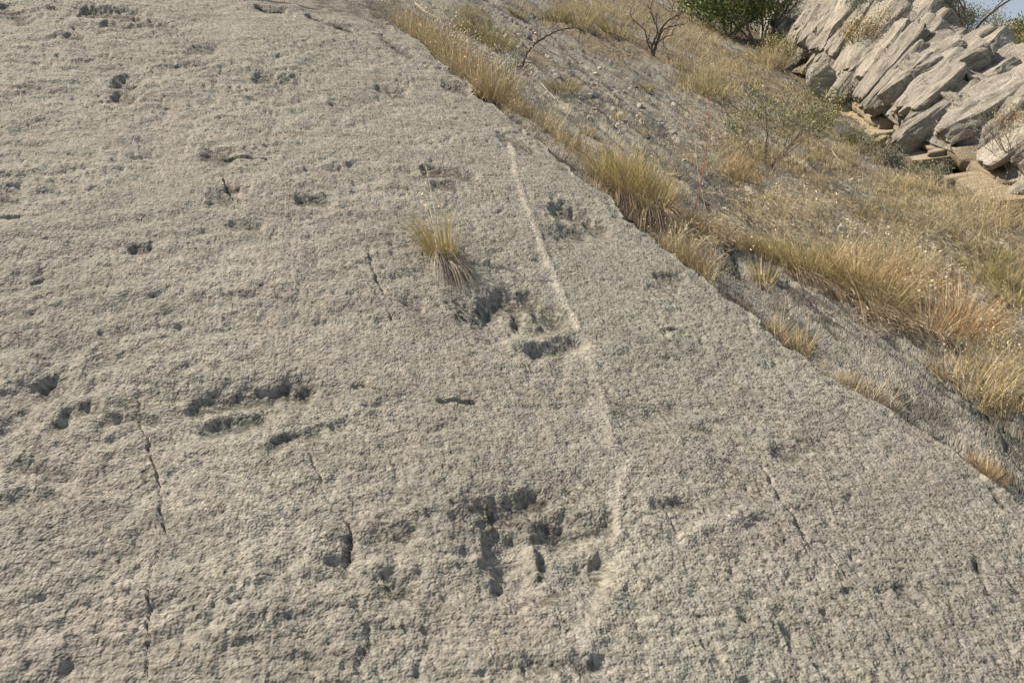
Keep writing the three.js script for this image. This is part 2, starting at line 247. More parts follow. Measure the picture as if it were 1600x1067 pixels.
{
  const NR = 780, MARG = 50, NC = 800, SK = 5, nx = MARG + NC + SK, out = {};
  const tB = 0.35, tT = 10.5, drop = [0.004, 0.02, 0.07, 0.18, 0.4], outS = [0.006, 0.012, 0.008, -0.01, -0.03];
  const pos = new Float32Array(NR * nx * 3), col = new Float32Array(NR * nx * 3), uv = new Float32Array(NR * nx * 2), idx = new Uint32Array((NR - 1) * (nx - 1) * 6);
  let k = 0, m = 0;
  for (let j = 0; j < NR; j++) {
    const tau = j / (NR - 1), t = tB + (tT - tB) * (0.40 * tau + 0.60 * tau * tau), sE = edgeS(t), sV = Math.min(-0.75 - 0.30 * t, sE - 0.6);
    for (let i = 0; i < nx; i++, k++) {
      let s, dh = 0;
      if (i < MARG) s = lerp(sV - 2.6, sV, i / MARG); else if (i < MARG + NC) s = lerp(sV, sE, (i - MARG) / (NC - 1)); else { s = sE + outS[i - MARG - NC] + 0.012 * noise(t * 14, i); dh = drop[i - MARG - NC] * (1 + 0.3 * noise(t * 6, i * 3)); }
      const h = slabRelief(s, t, out) - dh - (i < MARG + NC ? 0.02 * sstep(0.10, 0, sE - s) * (0.5 + noise(t * 5, 2)) : 0);
      pos[k * 3] = O1.x + U1.x * s + V1.x * t + N1.x * h; pos[k * 3 + 1] = O1.y + U1.y * s + V1.y * t + N1.y * h; pos[k * 3 + 2] = O1.z + U1.z * s + V1.z * t + N1.z * h;
      uv[k * 2] = s / 2; uv[k * 2 + 1] = t / 2;
      const v = 1 + 0.12 * fbm(s * 1.1, t * 1.1 + 5, 3) + 0.09 * noise(s * 24, t * 24);
      const green = sstep(-0.1, 0.4, fbm(s * 0.4 + 13, t * 0.4, 4)), pink = sstep(0.0, 0.35, fbm(s * 1.6 + 33, t * 1.6, 4));
      let r = 0.336 * v, g = 0.317 * v, b = 0.278 * v;
      r *= 1 - 0.03 * green; b *= 1 - 0.02 * green; r *= 1 + 0.025 * pink; b *= 1 + 0.015 * pink;
      const gr = 0.5 * noise(s * 41, t * 41 + 3), crust = sstep(0.1, 0.16, fbm(s * 2.3 + 90, t * 2.3, 4) + 0.16 * gr), wea = sstep(0.04, 0.14, fbm(s * 1.2 + 50, t * 3.2, 4) + 0.2 * gr);
      g *= 1 + 0.015 * crust; r *= 1 + 0.005 * crust; const dk = sstep(0.16, 0.42, fbm(s * 6 + 3, t * 6, 3)) * 0.14 + sstep(0.2, 0.45, noise(s * 33, t * 33 + 77)) * 0.22 + 0.10 * wea - 0.06 * crust; r *= 1 - dk; g *= 1 - dk; b *= 1 - dk;   // dark lichen specks
      if (out.lichenShade > -0.6) { const w = 0.8 * out.lichenShade + 0.7 * noise(s * 68, t * 68) + 0.45 * noise(s * 29, t * 29 + 9) + 0.3 * noise(s * 120, t * 120); if (w > 0.42) { const c = w > 0.75 ? 0.40 : 0.58; r *= c; g *= c * 0.985; b *= c * 0.95; } }   // dark lichen flecks in the hollows, with their upper-rim shade painted in
      r = lerp(r, 0.56, out.tone * 0.8); g = lerp(g, 0.52, out.tone * 0.8); b = lerp(b, 0.44, out.tone * 0.8);
      if (out.flecked > 0) { const w = noise(s * 38 + t * 20, t * 62 + 3) * 0.7 + noise(s * 90, t * 120) * 0.6, c = w > 0.08 ? [0.025, 0.024, 0.02] : [0.27, 0.265, 0.235]; r = lerp(r, c[0], out.flecked); g = lerp(g, c[1], out.flecked); b = lerp(b, c[2], out.flecked); }
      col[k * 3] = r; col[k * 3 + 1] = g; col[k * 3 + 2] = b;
    }
  }
  for (let j = 0; j < NR - 1; j++) for (let i = 0; i < nx - 1; i++) { const a = j * nx + i, b = a + 1, c = a + nx, d = c + 1; idx[m++] = a; idx[m++] = b; idx[m++] = c; idx[m++] = b; idx[m++] = d; idx[m++] = c; }
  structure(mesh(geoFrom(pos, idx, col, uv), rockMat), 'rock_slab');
}

// ---------------------------------------------------------------- rock outcrop on the far side
const cragMat = new THREE.MeshStandardMaterial({ vertexColors: true, map: grainTex, bumpMap: grainBump, bumpScale: 0.02, roughness: 0.95 });
const looseMat = new THREE.MeshStandardMaterial({ vertexColors: true, map: grainTex, bumpMap: grainBump, bumpScale: 0.015, roughness: 0.95 });
const h2 = (i, j, k) => { let n = Math.imul(i, 374761393) ^ Math.imul(j, 668265263) ^ Math.imul(k, 1274126177); n = Math.imul(n ^ (n >>> 13), 1274126177); return ((n ^ (n >>> 16)) >>> 0) / 4294967296; };
function cells(x, y, seed) {                                            // nearest and second nearest joint-block centre
  const xi = Math.floor(x), yi = Math.floor(y); let d1 = 9, d2 = 9, ci = 0, cj = 0, cx = 0, cy = 0;
  for (let j = -1; j <= 1; j++) for (let i = -1; i <= 1; i++) {
    const a = xi + i, b = yi + j, px = a + 0.15 + 0.7 * h2(a, b, seed), py = b + 0.15 + 0.7 * h2(a, b, seed + 1), d = Math.hypot(px - x, py - y);
    if (d < d1) { d2 = d1; d1 = d; ci = a; cj = b; cx = px; cy = py; } else if (d < d2) d2 = d;
  }
  return { d1, d2, ci, cj, cx, cy };
}
function blockGeo(seed) {                                               // an angular joint block about 2 units across
  const r = rng(seed), g = new THREE.IcosahedronGeometry(1, 7), p = g.attributes.position, v = V(0, 0, 0), col = [], uv = [], pl = [];
  for (let i = 0; i < 7; i++) pl.push([V((r() * 2 - 1), (r() * 2 - 1), (r() * 2 - 1)).normalize(), 0.75 + 0.4 * r()]);
  const tone = 0.86 + 0.26 * r();
  for (let i = 0; i < p.count; i++) {
    v.fromBufferAttribute(p, i); const o = v.clone(); v.multiplyScalar(Math.pow(Math.max(Math.abs(v.x), Math.abs(v.y), Math.abs(v.z)), -0.9));
    for (const [n, d] of pl) { const e = v.dot(n); if (e > d) v.addScaledVector(n, d - e); }
    v.multiplyScalar(1 + 0.07 * noise(o.x * 3 + seed, o.y * 3 + o.z * 2.3) + 0.06 * noise(o.x * 8 + o.z * 5, o.y * 8 + seed));
    p.setXYZ(i, v.x, v.y, v.z);
    const c = tone * (1 + 0.22 * noise(o.x * 2.4 + 9, o.y * 2.4 + o.z * 2 + seed) + 0.1 * noise(o.x * 8, o.y * 8 + o.z * 6 + seed)), st = noise(o.x * 3.1 + seed, o.y * 2 + o.z * 3) > 0.34 ? 0.62 : 1, lc = noise(o.x * 4 + 40, o.y * 4 + o.z * 4 + seed) > 0.3 ? 0.06 : 0;
    col.push((0.40 * c + lc) * st, (0.37 * c + lc) * st, (0.32 * c + lc * 0.9) * st); uv.push((v.x + v.z * 0.4) * 0.25, (v.y + v.z * 0.3) * 0.14);
  }
  g.setAttribute('color', new THREE.Float32BufferAttribute(col, 3)); g.setAttribute('uv', new THREE.Float32BufferAttribute(uv, 2)); g.computeVertexNormals();
  return g;
}
const CRAG = [[[1216, 62], [1228, 6]], [[1228, 84], [1252, -22]], [[1264, 116], [1300, -28]], [[1312, 165], [1350, -14]], [[1380, 212], [1394, 7]], [[1440, 252], [1452, 22]], [[1500, 283], [1522, 47]], [[1570, 318], [1602, 76]], [[1680, 385], [1725, 135]], [[1800, 450], [1850, 210]]].map(([b, t]) => {
  const B = ground(...b), d = ray(...t); return [B, d.multiplyScalar((B.x + 1.05) / d.x)];
});
{
  const crag = new THREE.Group();
  const along = [0]; for (let i = 1; i < CRAG.length; i++) along.push(along[i - 1] + CRAG[i][0].distanceTo(CRAG[i - 1][0]));
  const L = along.at(-1), NA = 560, NB = 170, rows = [];
  const at = A => { let i = 0; while (i < CRAG.length - 2 && A > along[i + 1]) i++; const f = clamp((A - along[i]) / (along[i + 1] - along[i]), 0, 1); return [CRAG[i][0].clone().lerp(CRAG[i + 1][0], f), CRAG[i][1].clone().lerp(CRAG[i + 1][1], f)]; };
  const pos = new Float32Array(NA * NB * 3), col = new Float32Array(NA * NB * 3), uv = new Float32Array(NA * NB * 2), id = new Int32Array(NA * NB);
  const outDir = V(-0.727, 0.58, 0.37).normalize();
  for (let j = 0, k = 0; j < NB; j++) for (let i = 0; i < NA; i++, k++) {
    const A = L * i / (NA - 1), [B, T] = at(A), b = -0.14 + 1.7 * j / (NB - 1), Hf = B.distanceTo(T);
    let p; const bb = clamp(b, 0, 1);
    p = B.clone().lerp(T, bb); p.y += (0.28 + 0.3 * Math.exp(-(((A - along[3]) / 0.4) ** 2))) * (1 - bb);                    // the foot hangs clear of the slope
    const end = sstep(0.9, 0, A);                                        // rounded near end that turns into the hill
    p.addScaledVector(outDir, 0.34 * Math.sin(Math.PI * Math.min(1, bb * 1.15)) - 0.28 * sstep(0.5, 0.68, bb + 0.07 * noise(A * 0.6, 4)) - 0.5 * end);
    if (b < 0) { p.x += -b * 5.5; p.y -= -b * 1.3; } 
    if (b > 1) { p.x += (b - 1) * 5; p.y -= (b - 1) * 2.0 + (b - 1) ** 2 * 2.2; }
    const Bm = b * Hf, ang = 0.72 + 0.15 * noise(A * 0.3, Bm * 0.3 + 7), c = Math.cos(ang), sn = Math.sin(ang);
    const w1 = 0.10 * fbm(A * 1.2, Bm * 1.2, 3), X = (A * c + Bm * sn + w1), Y = (-A * sn + Bm * c + 0.04 * noise(A * 2, Bm * 2 + 9));
    const m = cells(X * 0.75, Y * 2.0, 11), u = cells(X * 1.9, Y * 5.0, 23), f = cells(X * 5, Y * 10, 31);
    const ex = X * 0.75 - m.cx, ey = Y * 2.0 - m.cy, gx = X * 1.9 - u.cx, gy = Y * 5.0 - u.cy;
    let h = 0.10 * (h2(m.ci, m.cj, 5) - 0.5) + 0.20 * ex * (h2(m.ci, m.cj, 6) - 0.5) + 0.20 * ey * (h2(m.ci, m.cj, 7) - 0.4);
    h -= 0.07 * sstep(0.08, 0.0, m.d2 - m.d1);
    h += 0.04 * (h2(u.ci, u.cj, 8) - 0.5) + 0.12 * gx * (h2(u.ci, u.cj, 9) - 0.5) + 0.12 * gy * (h2(u.ci, u.cj, 10) - 0.4) - 0.05 * sstep(0.12, 0.0, u.d2 - u.d1) * sstep(0.35, 0.6, h2(u.ci, u.cj, 15));
    h += 0.022 * (h2(f.ci, f.cj, 12) - 0.5) + 0.03 * (X * 5 - f.cx) * (h2(f.ci, f.cj, 13) - 0.5) + 0.03 * (Y * 10 - f.cy) * (h2(f.ci, f.cj, 14) - 0.5) + 0.04 * fbm(A * 3.4 + Bm, Bm * 4.5 - A, 4) + 0.014 * noise(A * 30, Bm * 30);
    p.addScaledVector(outDir, h * (b < 0 ? 0.5 : 1));
    p.toArray(pos, k * 3); uv[k * 2] = A / 2; uv[k * 2 + 1] = Bm / 2;
    id[k] = b < 0.04 || b > 1.12 ? -1 : m.ci * 1000 + m.cj;
    const v = 1 + 0.22 * (h2(u.ci, u.cj, 40) - 0.5) + 0.25 * fbm(A * 2, Bm * 2 + 3, 3), rust = sstep(0.12, 0.4, fbm(A * 1.1 + 30, Bm * 1.6, 4)), lich = sstep(0.1, 0.3, fbm(A * 2.6 + 60, Bm * 2.6, 4));
    let r = 0.42 * v, g = 0.39 * v, bl = 0.335 * v;
    r = lerp(r, 0.36 * v, rust * 0.35); g = lerp(g, 0.30 * v, rust * 0.35); bl = lerp(bl, 0.22 * v, rust * 0.35);
    r = lerp(r, 0.40, lich * 0.45); g = lerp(g, 0.41, lich * 0.45); bl = lerp(bl, 0.37, lich * 0.45);
    const st = sstep(0.2, 0.4, fbm(A * 3 + 11, Bm * 3 + 90, 4)) * 0.35; r *= 1 - st; g *= 1 - st; bl *= 1 - st;
    col.set([r, g, bl], k * 3);
  }
  const all = [];
  for (let j = 0; j < NB - 1; j++) for (let i = 0; i < NA - 1; i++) { const a = j * NA + i; all.push(a, a + 1, a + NA, a + 1, a + NA + 1, a + NA); }
  mesh(geoFrom(pos, all, col, uv), cragMat, 'core', crag);
  // joint blocks: angular pieces set along the fractures that climb to the right across the face
  const r = rng(61), kit = [];
  for (let i = 0; i < 16; i++) kit.push(blockGeo(700 + i));
  const e1 = V(0, 0, 0), e2 = V(0, 0, 0), M = new THREE.Matrix4(), q = new THREE.Quaternion();
  for (let row = -46; row < 28; row++) for (let c = -4; c < 26; c++) {
    const X = c * 0.62 + (row % 2) * 0.31 + (r() - 0.5) * 0.4, Y = row * 0.235 + (r() - 0.5) * 0.14, A = 0.6 * X - 0.8 * Y + 2, Bm = 0.8 * X + 0.6 * Y - 2, keep = r();
    if (A < 0.15 || A > L - 0.1) continue;
    const [B, T] = at(A), [B2] = at(A + 0.3), Hf = B.distanceTo(T), b = Bm / Hf; if (b < 0.11 || b > 1.0 || keep < 0.08) continue;
    const k = Math.round(clamp((b + 0.14) / 1.7, 0, 1) * (NB - 1)) * NA + Math.round(A / L * (NA - 1)), p = V(pos[k * 3], pos[k * 3 + 1], pos[k * 3 + 2]);
    e1.copy(B2).sub(B).normalize().multiplyScalar(0.6).addScaledVector(T.clone().sub(B).normalize(), 0.8).normalize(); e2.crossVectors(outDir, e1).normalize();
    M.makeBasis(e1, e2, outDir); q.setFromRotationMatrix(M);
    const g = mesh(kit[Math.floor(r() * kit.length)], cragMat, 'block', crag);
    g.quaternion.copy(q).multiply(new THREE.Quaternion().setFromEuler(new THREE.Euler((r() - 0.5) * 0.36, (r() - 0.5) * 0.2, (r() - 0.5) * 0.5)));
    const big = (0.75 + 0.8 * r() * r()) * (b < 0.26 ? 0.7 : 1), sz = 0.12 + 0.08 * r(); g.scale.set((0.30 + 0.28 * r()) * big, (0.14 + 0.14 * r()) * big, sz);
    g.position.copy(p).addScaledVector(outDir, -sz + 0.01 + 0.06 * r());
  }
  put(crag, 'rock_outcrop', 'grey fractured limestone outcrop rising beyond the grassy slope', 'rock outcrop');
}
// angular loose stones: a sphere cut by a handful of planes
function stoneGeo(seed, sx, sy, sz, tint, cuts = 9) {
  const r = rng(seed), g0 = new THREE.IcosahedronGeometry(1, 9), pl = [];
  for (let i = 0; i < cuts; i++) pl.push([V(r() * 2 - 1, r() * 2 - 1, r() * 2 - 1).normalize(), 0.45 + 0.35 * r()]);
  const p = g0.attributes.position, v = V(0, 0, 0), col = [], uv = [];
  for (let i = 0; i < p.count; i++) {
    v.fromBufferAttribute(p, i); const o = v.clone();
    for (const [n, d] of pl) { const e = v.dot(n); if (e > d) v.addScaledVector(n, (d - e) * 0.96); }
    const k = 1 + 0.05 * noise(o.x * 4 + seed, o.y * 4 + o.z * 3) + 0.025 * noise(o.x * 11, o.y * 11 + o.z * 9 + seed);
    p.setXYZ(i, v.x * sx * k, v.y * sy * k, v.z * sz * k);
    const c = 1 + 0.3 * noise(o.x * 3 + 9, o.y * 3 + o.z * 2 + seed); col.push(tint[0] * c, tint[1] * c, tint[2] * c); uv.push((v.x + v.z * 0.6) * sx / 2, v.y * sy / 2);
  }
  g0.setAttribute('color', new THREE.Float32BufferAttribute(col, 3)); g0.setAttribute('uv', new THREE.Float32BufferAttribute(uv, 2)); g0.computeVertexNormals();
  return g0;
}
const TAN = [0.40, 0.335, 0.24], GREY = [0.36, 0.335, 0.285];
// tan bed at the outcrop's foot: each course a long slab with broken faces
function bedGeo(p0, p1, depth, thick, seed) {
  const n = 46, dir = p1.clone().sub(p0), len = dir.length(); dir.normalize();
  const back = V(0.96, 0.1, 0.25), up = new THREE.Vector3().crossVectors(back, dir).normalize(); if (up.y < 0) up.negate();
  const ring = [[0, 0], [0, 0.5], [0, 1], [0.3, 1.02], [1, 1], [1, 0], [0.4, 0]], m = ring.length, pos = [], col = [], uv = [], idx = [];
  for (let i = 0; i <= n; i++) {
    const a = i / n * len, c = cells(a * 2.6 + seed, 0.5, seed), off = 0.10 * (h2(c.ci, 3, seed) - 0.5) + (c.d2 - c.d1 < 0.12 ? 0.05 : 0), tk = thick * (0.8 + 0.4 * noise(a * 1.1, seed));
    for (let j = 0; j < m; j++) {
      const [b, h] = ring[j], w = j < 4 ? 0.04 * fbm(a * 5 + seed, j * 3.1, 3) : 0;
      const q = p0.clone().addScaledVector(dir, a).addScaledVector(back, b * depth + (b < 0.5 ? off + w : 0)).addScaledVector(up, h * tk + 0.02 * noise(a * 6, j + seed));
      pos.push(q.x, q.y, q.z); const v = 1 + 0.3 * noise(a * 4, j * 1.7 + seed) + 0.15 * (h2(c.ci, 1, seed) - 0.5); col.push(TAN[0] * v, TAN[1] * v, TAN[2] * v); uv.push(a / 2, j * 0.12);
    }
  }
  for (let i = 0; i < n; i++) for (let j = 0; j < m; j++) { const a = i * m + j, b = i * m + (j + 1) % m, c = a + m, d = b + m; idx.push(a, b, c, b, d, c); }
  for (let j = 1; j < m - 1; j++) { idx.push(0, j + 1, j); const o = n * m; idx.push(o, o + j, o + j + 1); }
  const g = geoFrom(pos, idx, col, uv); return g;
}
{
  const ledge = new THREE.Group();
  const on = (px, py, lift, dx) => { const p = ground(px, py); p.y += lift; p.x += dx; return p; };
  for (const [a, b, lift, dx, depth, thick, seed] of [
    [[1312, 158], [1402, 218], 0.10, -0.24, 1.1, 0.20, 3], [[1318, 166], [1396, 219], -0.06, -0.42, 1.0, 0.14, 5],
    [[1408, 226], [1472, 268], 0.18, -0.14, 0.9, 0.10, 8], [[1410, 229], [1470, 268], 0.06, -0.24, 0.9, 0.09, 9], [[1412, 233], [1462, 266], -0.06, -0.34, 0.9, 0.09, 12],
    [[1476, 266], [1578, 322], 0.10, -0.04, 0.8, 0.26, 14], [[1490, 280], [1570, 324], -0.08, -0.10, 0.8, 0.18, 19]])
    mesh(bedGeo(on(...a, lift, dx), on(...b, lift, dx), depth, thick, seed), looseMat, 'bed', ledge);
  put(ledge, 'stone_ledge', 'tan layered beds jutting out under the foot of the grey outcrop', 'rock ledge');
}
for (const [px, py, sx, sy, sz, tint, seed, lift, label] of [
  [1288, 156, 0.26, 0.40, 0.34, GREY, 5, 0.24, 'upright grey boulder beside the dark hollow under the outcrop'],
  [1262, 122, 0.34, 0.16, 0.30, TAN, 8, 0.08, 'tan flat stone wedged under the narrow end of the outcrop'],
  [1276, 108, 0.34, 0.26, 0.3, GREY, 13, 0.16, 'grey rounded block lodged above the tan flat stone'],
  [1326, 178, 0.16, 0.10, 0.16, TAN, 21, 0.05, 'small tan stone lying below the upper end of the tan beds'],
  [1384, 228, 0.13, 0.10, 0.13, TAN, 22, 0.05, 'small pale stone in the gap at the middle of the tan beds'],
  [1397, 236, 0.10, 0.13, 0.12, TAN, 24, 0.06, 'small upright tan stone leaning at the gap in the tan beds'],
  [1408, 240, 0.08, 0.15, 0.10, TAN, 27, 0.08, 'thin upright stone chip in front of the thin layered beds'],
]) { const p = ground(px, py), m = mesh(stoneGeo(seed, sx, sy, sz, tint), looseMat, ''); m.position.copy(p).y += lift; m.rotation.y = seed; put(m, 'loose_stone', label, 'stone'); }

// ---------------------------------------------------------------- grasses
const grassMat = new THREE.MeshStandardMaterial({ vertexColors: true, roughness: 0.8, side: THREE.DoubleSide });
const twigMat = new THREE.MeshStandardMaterial({ vertexColors: true, roughness: 0.9 });
const leafMat = new THREE.MeshStandardMaterial({ vertexColors: true, roughness: 0.75, side: THREE.DoubleSide });
const STRAW = [[0.55, 0.44, 0.25], [0.47, 0.36, 0.19], [0.62, 0.53, 0.35], [0.37, 0.275, 0.145]], GOLD = [[0.46, 0.38, 0.16], [0.38, 0.32, 0.12], [0.56, 0.47, 0.24], [0.32, 0.25, 0.10]], RUST = [[0.38, 0.24, 0.115], [0.44, 0.31, 0.16], [0.34, 0.20, 0.10], [0.54, 0.42, 0.24], [0.26, 0.19, 0.12]], DEAD = [[0.30, 0.27, 0.22], [0.38, 0.34, 0.27], [0.24, 0.20, 0.16], [0.45, 0.39, 0.30]], OLIVE = [[0.30, 0.27, 0.11], [0.36, 0.31, 0.14], [0.25, 0.21, 0.09], [0.42, 0.35, 0.17]], PALE_ = [[0.60, 0.53, 0.37], [0.52, 0.44, 0.29], [0.66, 0.59, 0.44]];
class Bag { constructor() { this.p = []; this.c = []; this.i = []; }
  blade(o, dir, len, w, droop, col, seg = 3, twist = 0) {               // a tapering ribbon that arches over
    const d = dir.clone().normalize(), side = V(-d.z, 0, d.x); if (side.lengthSq() < 1e-4) side.set(1, 0, 0); side.normalize().applyAxisAngle(d, twist);
    const p = o.clone(), st = len / seg, b = this.p.length / 3;
    for (let k = 0; k <= seg; k++) {
      const ww = w * (1 - 0.85 * k / seg) * 0.5;
      this.p.push(p.x + side.x * ww, p.y + side.y * ww, p.z + side.z * ww, p.x - side.x * ww, p.y - side.y * ww, p.z - side.z * ww); this.c.push(...col, ...col);
      if (k < seg) { const a = b + k * 2; this.i.push(a, a + 1, a + 2, a + 1, a + 3, a + 2); }
      d.y -= droop / seg; d.normalize(); p.addScaledVector(d, st);
    }
    return p;
  }
  quad(o, dir, len, w, col, twist) { this.blade(o, dir, len, w, 0.3, col, 1, twist); }
  leaf(o, dir, len, w, col, twist) {
    const d = dir.clone().normalize(), side = V(-d.z, 0, d.x).normalize().applyAxisAngle(d, twist), b = this.p.length / 3, m = o.clone().addScaledVector(d, len * 0.5), e = o.clone().addScaledVector(d, len);
    for (const q of [o, m.clone().addScaledVector(side, w / 2), m.clone().addScaledVector(side, -w / 2), e]) this.p.push(q.x, q.y, q.z), this.c.push(...col);
    this.i.push(b, b + 1, b + 2, b + 1, b + 3, b + 2);
  }
  tube(pts, r0, r1, col, n = 5) {
    const b = this.p.length / 3, t = V(0, 0, 0), u = V(0, 0, 0), v = V(0, 0, 0);
    pts.forEach((p, k) => {
      t.copy(pts[Math.min(k + 1, pts.length - 1)]).sub(pts[Math.max(0, k - 1)]).normalize(); u.set(0.3, 0.2, 1).cross(t).normalize(); v.crossVectors(t, u); const r = lerp(r0, r1, k / (pts.length - 1));
      for (let a = 0; a < n; a++) { const c = Math.cos(a / n * 6.283) * r, s = Math.sin(a / n * 6.283) * r; this.p.push(p.x + u.x * c + v.x * s, p.y + u.y * c + v.y * s, p.z + u.z * c + v.z * s); this.c.push(...col); }
      if (k) for (let a = 0; a < n; a++) { const q = b + (k - 1) * n + a, w = b + (k - 1) * n + (a + 1) % n; this.i.push(q, w, q + n, w, w + n, q + n); }
    });
  }
  geo() { return geoFrom(this.p, this.i, this.c); }
}
const pick = (r, a) => { const c = a[Math.floor(r() * a.length)], v = 0.8 + 0.4 * r(); return [c[0] * v, c[1] * v, c[2] * v]; };
// one tussock: live blades, a beard of dead leaves hanging downhill, flowering stalks
const DOWN = V(AX, -0.62, AZ).normalize();
function tussock(seed, o) {
  const r = rng(seed), g = new THREE.Group(), b = new Bag(), { n = 420, len = 0.3, rad = 0.08, spread = 0.7, col = GOLD, width = 0.0035, droop = 0.5, lean = V(0, 0, 0) } = o;
  for (let i = 0; i < n; i++) {
    const a = r() * 6.283, q = Math.sqrt(r()), k = spread * (0.25 + 0.75 * q) * (0.6 + 0.7 * r());
    b.blade(V(Math.cos(a) * q * rad, -0.02 - Math.cos(a) * q * rad * 0.33 - Math.sin(a) * q * rad * 0.58, Math.sin(a) * q * rad), V(Math.cos(a + r() - 0.5) * k, 1, Math.sin(a + r() - 0.5) * k).add(lean), len * (0.3 + 0.8 * r()), width * (0.7 + 0.6 * r()), droop * r() * 1.6, pick(r, col), 3, r() * 3);
  }
  mesh(b.geo(), grassMat, 'blades', g);
  if (o.thatch) {
    const d = new Bag();
    for (let i = 0; i < o.thatch; i++) { const a = r() * 6.283, q = Math.sqrt(r()), k = 0.5 + r(); d.blade(V(Math.cos(a) * q * rad, 0.01 + (-Math.cos(a) * 0.33 - Math.sin(a) * 0.58) * q * rad, Math.sin(a) * q * rad), V(Math.cos(a) * (o.skirt || 0.5) + AX * k * 0.8, 0.25 - 0.3 * r(), Math.sin(a) * 0.4 + AZ * k), len * (o.thatchLen || 1) * (0.45 + 0.5 * r()), width, 1.2 + r(), pick(r, o.deadCol || DEAD), 4, r() * 3); }
    mesh(d.geo(), grassMat, 'dead_leaves', g);
  }
  for (let i = 0; i < (o.stalks || 0); i++) {
    const s = new Bag(), a = r() * 6.283, tip = s.blade(V((r() - .5) * rad, 0, (r() - .5) * rad), V(Math.cos(a) * 0.25 + (o.stalkLean || 0), 1, Math.sin(a) * 0.2), o.stalkLen * (0.7 + 0.4 * r()), 0.004, 0.25 * r(), pick(r, PALE_), 5);
    for (let k = 0; k < 12; k++) s.leaf(tip.clone().add(V((r() - .5) * 0.012, -0.10 * r(), (r() - .5) * 0.012)), V(r() - .5, 0.6 - r(), r() - .5), 0.022, 0.007, pick(r, PALE_), r() * 3);
    mesh(s.geo(), grassMat, 'flower_stalk', g);
  }
  return g;
}
const P3 = (px, py, k) => ray(px, py).multiplyScalar(k);
const slabPoint = (px, py) => { const q = slabST(px, py); return O1.clone().addScaledVector(U1, q.s).addScaledVector(V1, q.t).addScaledVector(N1, slabRelief(q.s, q.t, {})); };

{ // the lone tussock on the slab
  const t = tussock(101, { n: 400, len: 0.37, rad: 0.065, spread: 0.5, width: 0.003, col: GOLD.concat([STRAW[0]]), thatch: 520, thatchLen: 1.3, skirt: 0.25, deadCol: [[0.20, 0.18, 0.15], [0.30, 0.26, 0.21], [0.13, 0.115, 0.095], [0.40, 0.35, 0.28]], stalks: 0, lean: V(-0.3, 0.1, -0.1) });
  const r = rng(5), c = slabPoint(694, 402);
  for (const [dx, L, lx] of [[-0.02, 0.52, -0.16], [0.0, 0.36, -0.08], [-0.03, 0.40, -0.2], [0.03, 0.34, 0.02]]) {
    const s = new Bag(), tip = V(dx + lx * L * 1.05, L, -0.12 * L); s.tube([V(dx, 0, 0), V(dx + lx * L * 0.4, L * 0.5, -0.05 * L), tip], 0.0046, 0.003, [0.80, 0.72, 0.55], 5);
    for (let k = 0; k < 16; k++) s.leaf(tip.clone().add(V((r() - .5) * 0.02, -0.14 * r(), (r() - .5) * 0.02)), V(r() - .5, 0.5 - r(), r() - .5), 0.026, 0.009, pick(r, PALE_), r() * 3);
    mesh(s.geo(), grassMat, 'flower_stalk', t);
  }
  t.position.copy(c); put(t, 'grass_tussock', 'lone golden grass tussock with a tall pale seed stalk on the bare slab', 'grass tussock');
}
const kinds = {
  gold: [0, 1, 2].map(i => tussock(200 + i, { n: 250, len: 0.40, rad: 0.12, spread: 0.85, col: GOLD.concat(STRAW.slice(0, 2)), thatch: 420, thatchLen: 1.15, deadCol: [[0.20, 0.15, 0.10], [0.28, 0.21, 0.13], [0.14, 0.105, 0.075], [0.36, 0.29, 0.2]], stalks: 3, stalkLen: 0.45 })),
  straw: [0, 1, 2].map(i => tussock(220 + i, { n: 260, len: 0.36, rad: 0.10, spread: 0.55, col: STRAW, thatch: 50, stalks: 4, stalkLen: 0.42 })),
  olive: [0, 1].map(i => tussock(240 + i, { n: 380, len: 0.30, rad: 0.13, spread: 1.1, col: OLIVE, thatch: 120, droop: 0.1, width: 0.004 })),
  rust: [0, 1].map(i => tussock(260 + i, { n: 280, len: 0.36, rad: 0.12, spread: 0.9, col: RUST, thatch: 120, stalks: 3, stalkLen: 0.4 })),
  small: [0, 1].map(i => tussock(280 + i, { n: 150, len: 0.20, rad: 0.05, spread: 0.6, col: STRAW.concat(OLIVE.slice(0, 2)), thatch: 30, stalks: 2, stalkLen: 0.24 })),
};
const rT = rng(900);
function tuft(kind, px, py, sc, label, group, cat = 'grass tussock') {
  const a = kinds[kind], src = a[Math.floor(rT() * a.length)], o = src.clone();
  o.position.copy(ground(px, py)); o.rotation.y = (rT() - 0.5) * 1.2; o.scale.set(sc * (0.85 + 0.3 * rT()), sc * (0.85 + 0.3 * rT()), sc * (0.85 + 0.3 * rT()));
  return put(o, kind === 'olive' ? 'wiry_grass_clump' : 'grass_tussock', label, cat, group);
}
